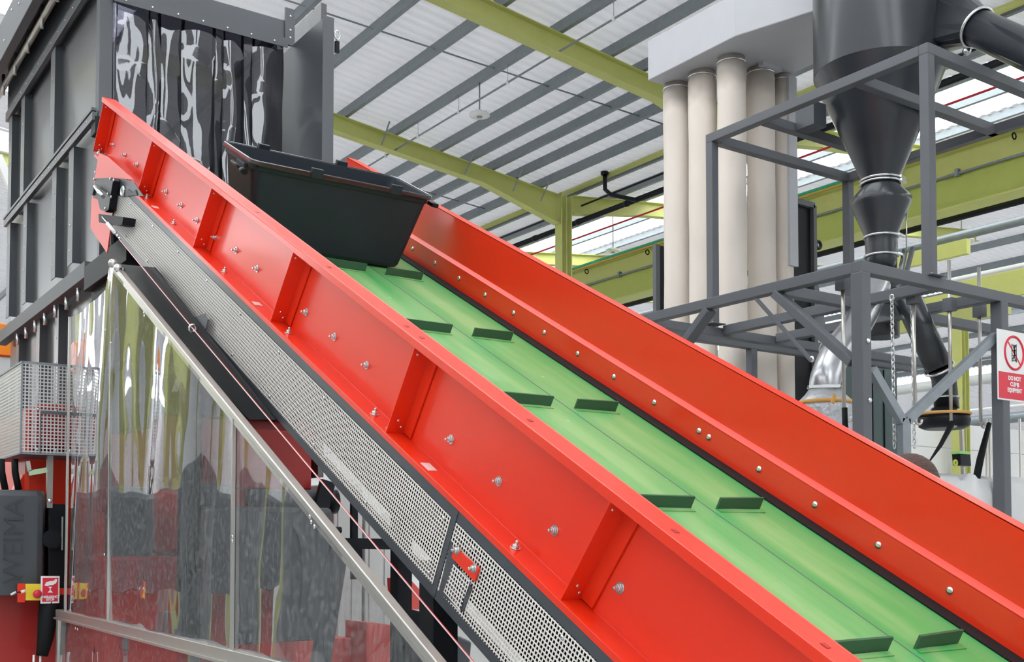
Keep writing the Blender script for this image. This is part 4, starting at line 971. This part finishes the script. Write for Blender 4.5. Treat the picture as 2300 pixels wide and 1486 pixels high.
# inlet: rectangular duct narrowing to a round pipe
fl0 = [Vector((8.15, 5.40, 5.78)), Vector((8.15, 5.40, 6.28)), Vector((8.45, 5.75, 6.28)), Vector((8.45, 5.75, 5.78))]
pc = PY(2195, 62, 4.95); 
q = pc; dirp = (PY(2300, 110, 4.55) - q).normalized()
n_ = 16; sidev = dirp.cross(EZ).normalized(); upv = sidev.cross(dirp)
ring = [q + (sidev * math.cos(2 * math.pi * k / n_ + math.pi / 4) + upv * math.sin(2 * math.pi * k / n_ + math.pi / 4)) * .145 for k in range(n_)]
cc = Vector((8.12, 5.45, 5.98)); rect = []
for k in range(n_):
    an = 2 * math.pi * k / n_ + math.pi / 4; u_, v_ = math.cos(an), math.sin(an); m_ = max(abs(u_), abs(v_))
    rect.append(cc + sidev * (u_ / m_ * .17) + upv * (v_ / m_ * .28))
mb = MB().add(rect + ring, [(k, (k + 1) % n_, n_ + (k + 1) % n_, n_ + k) for k in range(n_)]); mb.build('inlet_transition', CYC, cy)
MB().tube([q, q + dirp * 2.6], .14, 32).build('inlet_pipe', CYC, cy)
MB().torus(q, dirp, .152, .014, 32, 8).build('clamp_ring', ZINC, cy)
MB().ball(q - upv * .18 - sidev * .02, .035, 10).build('clamp_buckle', ZINC, cy)

# outlets under the platform
def smooth_path(pts, k=8):
    pts = [Vector(p) for p in pts]; P = [pts[0] * 2 - pts[1]] + pts + [pts[-1] * 2 - pts[-2]]; out = []
    for i in range(1, len(P) - 2):
        for j in range(k):
            t_ = j / k; a, b, c_, d = P[i - 1], P[i], P[i + 1], P[i + 2]
            out.append(.5 * ((2 * b) + (c_ - a) * t_ + (2 * a - 5 * b + 4 * c_ - d) * t_ ** 2 + (-a + 3 * b - 3 * c_ + d) * t_ ** 3))
    out.append(pts[-1]); return out
yq = 5.7
pp = thing('outlet_pipe', 'bright steel elbow pipe curving down left behind the corner post', 'pipe', PY(1860, 900, 5.4))
MB().tube(smooth_path([PY(1968, 640, 5.55), PY(1925, 730, 5.45), PY(1880, 790, 5.42), PY(1856, 845, 5.4), PY(1853, 878, 5.4)]), .115, 32).build('elbow', STEELT, pp)
MB().torus(PY(1875, 795, 5.42), PY(1900, 760, 5.43) - PY(1870, 800, 5.42), .122, .008, 32, 8).build('seam_ring', STEELT, pp)
MB().torus(PY(1854, 870, 5.4), EZ, .125, .01, 32, 8).build('clamp_ring', ZINC, pp)
MB().bar(PY(1815, 868, 5.25), PY(1885, 866, 5.25), .015, .02).build('clamp_handle', ZINC, pp)
bgp = thing('big_bag', 'silver grey bag tied on under the bright elbow pipe', 'bag', PY(1850, 980, 5.4))
MB().lathe(PY(1853, 896, 5.4), [(.12, .07), (.15, .03), (.20, -.02), (.21, -.10), (.20, -.16), (.26, -.5), (.35, -.9)], 36).build('neck', SILV, bgp)
MB().torus(PY(1853, 905, 5.4), EZ, .205, .014, 36, 8).build('tie_strap', STRAP, bgp)
MB().bar(PY(1875, 885, 5.18), PY(1870, 905, 5.18), .03, .01, EY).build('strap_end', STRAP, bgp)
pp = thing('outlet_pipe', 'black outlet pipe slanting down right beneath the platform', 'pipe', PY(2125, 940, 5.4))
MB().tube([PY(2025, 640, 5.4), PY(2110, 828, 5.2)], .105, 32).build('pipe', CYC, pp)
MB().tube([PY(2110, 825, 5.2), PY(2120, 850, 5.2), PY(2127, 920, 5.2)], .095, 32).build('elbow', CYC, pp)
MB().torus(PY(2109, 826, 5.2), PY(2110, 828, 5.2) - PY(2040, 680, 5.2), .112, .010, 32, 8).build('clamp_ring', ZINC, pp)
MB().torus(PY(2125, 893, 5.2), EZ, .104, .008, 32, 8).build('clamp_ring', ZINC, pp)
bgp = thing('bag_collar', 'black filling collar with an orange tie strap', 'collar', PY(2120, 950, 5.2))
MB().lathe(PY(2120, 935, 5.2), [(.09, .07), (.11, .03), (.19, .02), (.20, -.03), (.19, -.08), (.15, -.10)], 36).build('collar', BLACK, bgp)
MB().torus(PY(2118, 930, 5.2), EZ, .203, .012, 36, 8).build('tie_strap', STRAP, bgp)
bb_ = thing('big_bag', 'large white bulk bag with dark edge seams below the black collar', 'bag', PY(2200, 1180, 5.1))
qa = PY(2200, 1100, 5.1)
bx = qa.x; bz = qa.z
mb = MB(); pr_ = []
for (hw, zz) in [(.50, .9), (.55, 1.4), (.55, bz - .05), (.50, bz + .07), (.30, bz + .10)]:
    pr_.append([(bx + .05 + a, 5.3 + b, zz + (.03 * math.sin(i * 1.3))) for i, (a, b) in enumerate(rrect(-hw, hw, -.45 * hw / .55, .45 * hw / .55, .12 * hw / .55))])
vs = [v for l in pr_ for v in l]; k = 24
mb.add(vs, [(i * k + j, i * k + (j + 1) % k, (i + 1) * k + (j + 1) % k, (i + 1) * k + j) for i in range(len(pr_) - 1) for j in range(k)] + [list(range(k))[::-1], [(len(pr_) - 1) * k + j for j in range(k)]], True)
mb.build('body', BAG, bb_)
pal = thing('pallet', 'wooden pallet under the white bulk bag', 'pallet', (bx, 5.3, 0))
wood = mat('pallet_wood', (.45, .3, .16), .8)
for k in range(5): MB().box(bx - .55, bx + .6, 4.85 + k * .2, 4.97 + k * .2, .75, .78).build('slat', wood, pal)
for k in range(3): MB().box(bx - .5 + k * .5, bx - .4 + k * .5, 4.85, 5.8, .0, .75).build('block', wood, pal)
# hook rods and loops
for i, (px, y0, y1, lab) in enumerate([(1893, 640, 932, 'pale hook rod hanging just left of the corner post'), (2133, 680, 945, 'pale hook rod hanging in front of the black elbow'), (2200, 690, 948, 'pale hook rod hanging left of the no-climbing sign'), (2053, 800, 940, 'short pale hook rod behind the right chain')]):
    hr = thing('hook_rod', lab, 'hook', PY(px, y1, 5.05), 'hook rods under the platform')
    a = PY(px, y0, 5.05); a.z = zlo - B; b = PY(px + 3, y1, 5.05)
    MB().tube([a + Vector((0, 0, .35 if i in (1, 2) else 0)), b], .014, 12).build('rod', ALU, hr)
    MB().torus(b + Vector((.04, 0, 0)), EY, .04, .010, 16, 8, 0, math.pi * 1.2).build('hook', ALU, hr)
    MB().box(a.x - .035, a.x + .035, 5.01, 5.09, zlo - B - .05, zlo - B + .05).build('socket', GREYP, hr)
for (pts, lab) in [([(2140, 948), (2112, 1000), (2088, 1035)], 'black lifting strap pulled down left from the hook'), ([(2222, 950), (2202, 1030), (2186, 1110)], 'broad black lifting strap right of the lime column'), ([(1897, 915), (1898, 950), (1902, 985)], 'dark strap hanging left of the corner post')]:
    MB().tube([PY(x, y, 5.0) for x, y in pts], .02, 8, radii=[.018, .028, .03] if pts[0][0] > 2200 else [.022, .016, .006] if pts[0][0] > 2000 else None).build('lifting_strap', RUBBER, None, label=lab, category='strap', group='dark lifting straps')
# chains
for i, (px, y0, y1, dep) in enumerate([(2003, 668, 1010, 4.9), (2048, 670, 1010, 5.1)]):
    ch = thing('chain', ['left hanging zinc chain right of the corner post', 'right hanging zinc chain in front of the black pipe'][i], 'chain', PY(px + 8, y1, dep), 'hanging chains')
    a = PY(px, y0, dep); b = PY(px + 6, y1, dep); n = 34; mb = MB()
    for k in range(n):
        c_ = a.lerp(b, k / n)
        mb.torus(c_, EY if k % 2 else EX, .013, .0042, 10, 5, sy=1.0)
        for v in mb.v[-11 * 5:]: v.z = c_.z + (v.z - c_.z) * 1.7
    mb.build('links', ZINC, ch)
    MB().torus(a, EX, .02, .006, 12, 6).build('shackle', ZINC, ch)
q = PY(2155, 560, 5.6)
MB().tube([PY(2036, 560, 5.7), PY(2036, 470, 5.7)], .006, 6).build('hanging_chain', ZINC, None, label='short zinc chain above the platform next to the lever', category='chain')
# sign on the right post
ds = thing('warning_sign', 'white and red DO NOT CLIMB EQUIPMENT sign on the right post', 'sign', PY(2270, 895, YL0 - .012))
ysn = YL0 - .012
sx0, sx1 = PY(2239, 740, ysn).x, PY(2313, 740, ysn).x
sz1, sz0 = PY(2239, 737, ysn).z, PY(2242, 896, ysn).z
MB().box(sx0, sx1, ysn, ysn + .004, sz0, sz1).build('plate', SIGNW, ds)
sh = sz1 - sz0; sxm = (sx0 + sx1) / 2
MB().box(sx0 + .012, sx1 - .012, ysn - .001, ysn, sz0 + .012, sz0 + sh * .40).build('red_field', SIGNR, ds)
rc_ = Vector((sxm, ysn - .001, sz1 - sh * .31)); rr = sh * .235
MB().torus(rc_, EY, rr, .010, 40, 6).build('prohibition_ring', SIGNR, ds)
MB().bar(rc_ + Vector((-rr * .7, 0, rr * .7)), rc_ + Vector((rr * .7, 0, -rr * .7)), .002, .014).build('prohibition_bar', SIGNR, ds)
pic = MB(); 
for (a, b, w) in [((-.03, .07), (-.03, -.07), .006), ((.03, .07), (.03, -.07), .006), ((-.03, .06), (.03, .06), .006), ((-.03, .02), (.03, .02), .006), ((-.03, -.02), (.03, -.02), .006), ((-.03, -.06), (.03, -.06), .006), ((0, .03), (0, -.02), .02), ((0, -.02), (.02, -.06), .012), ((0, -.02), (-.02, -.05), .012), ((0, .03), (.025, .06), .009)]:
    pic.bar(rc_ + Vector((a[0], -.0005, a[1])), rc_ + Vector((b[0], -.0005, b[1])), .001, w)
pic.lathe(rc_ + Vector((0, -.001, .045)), [(.012, 0), (.012, .001)], 16, -EY)
pic.build('climber_symbol', BLACKM, ds)
for k, wd in enumerate(['DO NOT', 'CLIMB', 'EQUIPMENT']):
    M = Matrix((Vector((1, 0, 0)), Vector((0, 0, 1)), Vector((0, -1, 0)))).transposed().to_4x4(); M.translation = Vector((sxm, ysn - .0015, sz0 + sh * (.32 - k * .085)))
    text(wd, .045, SIGNW, M, ds, bold=.0015, sx=.95 if k < 2 else .8)

# =================================================================== FILTER UNIT
pB = C0 + ray(1650, 82) * (10.5); zH = pB.z
pA = PX(1455, 180, pB.x); pA.z = zH; pC = PZ(1905, 0, zH); pE = PZ(1783, 164, zH)
fu = thing('dust_filter', 'pale grey dust filter header box with tall cloth tubes below', 'filter unit', (8.3, 8.0, 0))
hh = PX(1455, 92, pB.x).z - zH
poly = [Vector((pB.x, pA.y, zH)), Vector((pB.x, pB.y, zH)), Vector((pC.x, pC.y, zH)), Vector((pE.x + .9, pC.y - .2, zH)), Vector((pE.x + .9, 7.2, zH)), Vector((pE.x, 7.2, zH)), Vector((pE.x, pA.y, zH))]
MB().prism(poly, EZ * hh).build('header_box', HEADER, fu, bevel=.01)
tubes = [(1520, 7.93), (1577, 7.93), (1643, 7.93), (1708, 8.36), (1757, 8.66)]
for px, xx in tubes:
    y = PX(px, 200, xx).y; r_ = .142 if px != 1757 else .10
    pr_ = [(r_ * .96, zH + .01), (r_ * .96, zH - .07), (r_ * 1.02, zH - .10)]
    for k in range(1, 16):
        pr_.append((r_ * (1 + .02 * math.sin(k * 2.1 + px)), zH - .1 - k * (zH - 1.2) / 16))
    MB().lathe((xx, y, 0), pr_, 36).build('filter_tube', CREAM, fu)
    MB().torus((xx, y, zH - .05), EZ, r_ * 1.0, .010, 28, 6).build('tube_clamp', ZINC, fu)
MB().box(pB.x, pE.x + .1, 7.4, pA.y, .9, 1.2).build('collector_base', HEADER, fu)
for (x, y) in [(8.20, 8.40), (8.55, 7.92)]:
    MB().box(x - .04, x + .04, y - .04, y + .04, 1.2 if x < 8.5 else 0, zH).build('post', GREYP, fu)
a = PY(1714, 150, 7.5)
MB().box(a.x, a.x + .28, 7.50, 7.56, zH - .04, zH).build('hanger_bracket', HEADER, fu)
MB().box(8.62, 8.74, 7.52, 7.55, zH - 2, zH - .04).build('mounting_bar', HEADER, fu)
# panel frame right of tubes
yw = 7.9
wf = thing('panel_frame', 'tall black panel in a grey frame right of the cloth tubes', 'panel', PY(1805, 760, yw))
qa, qb = PY(1779, 452, yw), PY(1826, 790, yw)
MB().box(qa.x, qb.x, yw, yw + .03, 0, qa.z).build('panel', BLACKM, wf)
fb = MB().bar((qb.x, yw - .02, 0), (qb.x, yw - .02, qa.z), .05, .06, EY); fb.bar((qa.x, yw - .02, qa.z), (qb.x, yw - .02, qa.z), .06, .06); fb.build('frame', GREYP, wf)
MB().torus(PY(1838, 550, yw - .03), EY, .04, .018, 20, 8).build('lifting_eye', BLACK, wf)
MB().prism([PY(x, y, yw - .02) for x, y in [(1828, 640), (1838, 640), (1855, 730), (1832, 745)]], EY * .02).build('lower_flap', ANTH, wf)
yw2 = 8.9
wf = thing('panel_frame', 'dark framed panel peeking out left of the cloth tubes', 'panel', PY(1480, 700, yw2))
qa = PY(1471, 549, yw2); qb = PY(1500, 549, yw2)
MB().box(qa.x + .04, qb.x, yw2, yw2 + .03, 0, qa.z).build('panel', BLACKM, wf)
MB().bar((qa.x + .02, yw2, 0), (qa.x + .02, yw2, qa.z), .06, .05, EY).build('frame', GREYP, wf)
# tall dark cabinet behind the lower frame, distant clutter
q0, q1 = PY(1955, 830, 8.4), PY(2015, 830, 8.4)
tc_ = thing('cabinet', 'tall dark green-grey cabinet behind the corner post', 'cabinet', (q0.x, 8.4, 0))
MB().box(q0.x - .3, q1.x, 8.4, 9.2, 0, PY(1980, 812, 8.4).z).build('body', mat('green_grey_paint', (.05, .085, .085), .4), tc_, bevel=.01)
for k in range(3): MB().box(q0.x - .2 + k * .22, q0.x - .19 + k * .22, 8.385, 8.4, .3, PY(1980, 830, 8.4).z).build('panel_seam', BLACKM, tc_)
for k in range(3): small_bolt((q0.x + .1, 8.39, 1.7 + k * .4), -EY, tc_, 1.2)
q0 = PY(2040, 935, 16); q1 = PY(2235, 1110, 16)
pt = thing('partition', 'white partition of wide boards behind the bag station', 'partition', (q0.x, 16, 0))
nb = 7; zt_ = PY(2130, 948, 16).z
for k in range(nb): MB().box(q0.x - .5, q1.x + 6, 16, 16.05, k * zt_ / nb, (k + 1) * zt_ / nb - .02).build('board', WALLM, pt, bevel=.004)
for i, px in enumerate([2215, 2222, 2231, 2290]):
    MB().tube([PY(px, 940, 9), Vector((PY(px, 940, 9).x, 9, 0))], .02, 8).build('rack_post', ALU, None, label='%s pale rack post low behind the right platform post' % ORD[i], category='post', group='rack posts behind the platform')
cl = thing('cable_clamp', 'black clamp with a bright green top on the lime column', 'clamp', PY(2168, 1048, 5.6))
MB().prism([PY(x, y, 5.6) for x, y in [(2156, 1018), (2180, 1020), (2182, 1046), (2158, 1044)]], EY * .08).build('body', BLACK, cl, bevel=.006)
MB().prism([PY(x, y, 5.58) for x, y in [(2156, 1012), (2178, 1014), (2178, 1020), (2154, 1018)]], EY * .08).build('top', GREENL, cl)
MB().torus(PY(2146, 1039, 5.6), EY, .022, .009, 16, 8).build('ring', OLIVE, cl)
MB().bar(PY(2158, 925, 5.75), PY(2166, 1120, 5.75), .03, .03, EY).build('hanger_bar', ALU, None, label='pale bar holding the black clamp', category='bar')

# =================================================================== PERSON behind the far wall, only the hair shows
pc_ = C0 + ray(2050, 1070) * 4.0
px_, py_ = pc_.x, pc_.y
HT = PY(2055, 1026, py_).z
pe = thing('person', 'person with short brown hair standing behind the conveyor', 'person', (px_, py_, 0))
def skin_body(name, verts, edges, radii, m, parent, root=0, lvl=2):
    me = bpy.data.meshes.new(name); me.from_pydata([Vector(v) - Vector(parent['_org']) for v in verts], edges, [])
    o = bpy.data.objects.new(name, me); COL.objects.link(o); o.parent = parent; o['_org'] = tuple(parent['_org'])
    sk_ = o.modifiers.new('skin', 'SKIN'); sk_.use_smooth_shade = True
    for i, r_ in enumerate(radii): me.skin_vertices[0].data[i].radius = r_ if isinstance(r_, tuple) else (r_, r_)
    me.skin_vertices[0].data[root].use_root = True
    ss = o.modifiers.new('sub', 'SUBSURF'); ss.levels = lvl; ss.render_levels = lvl
    me.materials.append(m); return o
s_ = HT / 1.80
def B_(x, y, z): return (px_ + x * s_, py_ + y * s_, z * s_)
vb = [B_(0, 0, .95), B_(0, 0, 1.15), B_(0, 0, 1.38), B_(0, 0, 1.50), B_(0, -.01, 1.57), B_(.18, 0, 1.43), B_(.24, -.02, 1.14), B_(.22, -.14, .92), B_(-.18, 0, 1.43), B_(-.24, -.02, 1.14), B_(-.22, -.14, .92),
      B_(.10, 0, .88), B_(.11, -.02, .50), B_(.11, .02, .09), B_(-.10, 0, .88), B_(-.11, -.02, .50), B_(-.11, .02, .09)]
eb = [(0, 1), (1, 2), (2, 3), (3, 4), (2, 5), (5, 6), (6, 7), (2, 8), (8, 9), (9, 10), (0, 11), (11, 12), (12, 13), (0, 14), (14, 15), (15, 16)]
rb2 = [(.15, .11), (.14, .10), (.16, .11), .06, .055, .06, .045, .032, .06, .045, .032, .095, .06, .045, .095, .06, .045]
BODY = skin_body('body', vb, eb, [tuple(q_ * s_ for q_ in (r_ if isinstance(r_, tuple) else (r_, r_))) for r_ in rb2], CLOTH, pe)
hd = MB(); hz = 1.685 * s_
prf = []
for i in range(15):
    an = math.pi * i / 14; rr_ = math.sin(an); zz = -math.cos(an)
    wid = .076 if zz > 0 else .076 * (1 + zz * .28)
    prf.append((max(rr_ * wid * s_, .001), hz + zz * .115 * s_))
hd.lathe((px_, py_, 0), prf, 24)
for v in hd.v: v.y = py_ + (v.y - py_) * 1.22
HD = hd.build('head', SKIN, pe)
for sx in (-1, 1):
    MB().ball((px_ + sx * .03 * s_, py_ - .082 * s_, hz + .005), .008 * s_, 10).build('eye', BLACKM, HD)
    MB().ball((px_ + sx * .077 * s_, py_ + .005, hz), .022 * s_, 10).build('ear', SKIN, HD)
MB().tube([(px_, py_ - .088 * s_, hz + .01), (px_, py_ - .108 * s_, hz - .028)], .012 * s_, 8).build('nose', SKIN, HD)
MB().tube([(px_ - .022, py_ - .086 * s_, hz - .058), (px_ + .022, py_ - .086 * s_, hz - .058)], .005, 8).build('mouth', mat('lips', (.45, .18, .16), .5), HD)
hr_ = MB()
prf = [(max(math.sin(math.pi * i / 14) * .090 * s_, .001), hz + .018 - math.cos(math.pi * i / 14) * .112 * s_) for i in range(6, 15)]
hr_.lathe((px_, py_ + .014, 0), prf, 28)
for v in hr_.v:
    v.y = py_ + .014 + (v.y - py_ - .014) * 1.2
    a_ = math.atan2(v.y - py_, v.x - px_); k_ = 1 + .03 * math.sin(a_ * 9 + v.z * 60); v.x = px_ + (v.x - px_) * k_
hr_.build('hair', HAIR, HD)
for sx in (-1, 1):
    P0 = Vector(B_(.22 * sx, -.14, .92)); hv = [P0, P0 + Vector((0, -.02, -.05)) * s_]; he = [(0, 1)]; hr2 = [.028, .030]
    for j in range(4):
        o0 = len(hv); xo = (-.024 + j * .016) * s_; L_f = (.042, .05, .047, .036)[j] * s_
        q1_ = hv[1] + Vector((xo, 0, -.03 * s_)); q2_ = q1_ + Vector((0, -.008, -L_f * .6)); q3_ = q2_ + Vector((0, .012, -L_f * .5))
        hv += [q1_, q2_, q3_]; he += [(1, o0), (o0, o0 + 1), (o0 + 1, o0 + 2)]; hr2 += [.010, .0085, .007]
    o0 = len(hv); hv += [hv[0] + Vector((-.03 * sx, -.02, -.03)) * s_, hv[0] + Vector((-.035 * sx, -.045, -.06)) * s_]; he += [(0, o0), (o0, o0 + 1)]; hr2 += [.012, .009]
    skin_body('hand', hv, he, [(r_, r_) for r_ in hr2], SKIN, pe, 0, 1)
    MB().tube([B_(.11 * sx, .06, .05), B_(.11 * sx, -.04, .05), B_(.11 * sx, -.16, .035)], .05, 14, radii=[.045, .05, .04]).build('shoe', BLACK, pe)
for o in S.objects:
    if '_org' in o: del o['_org']
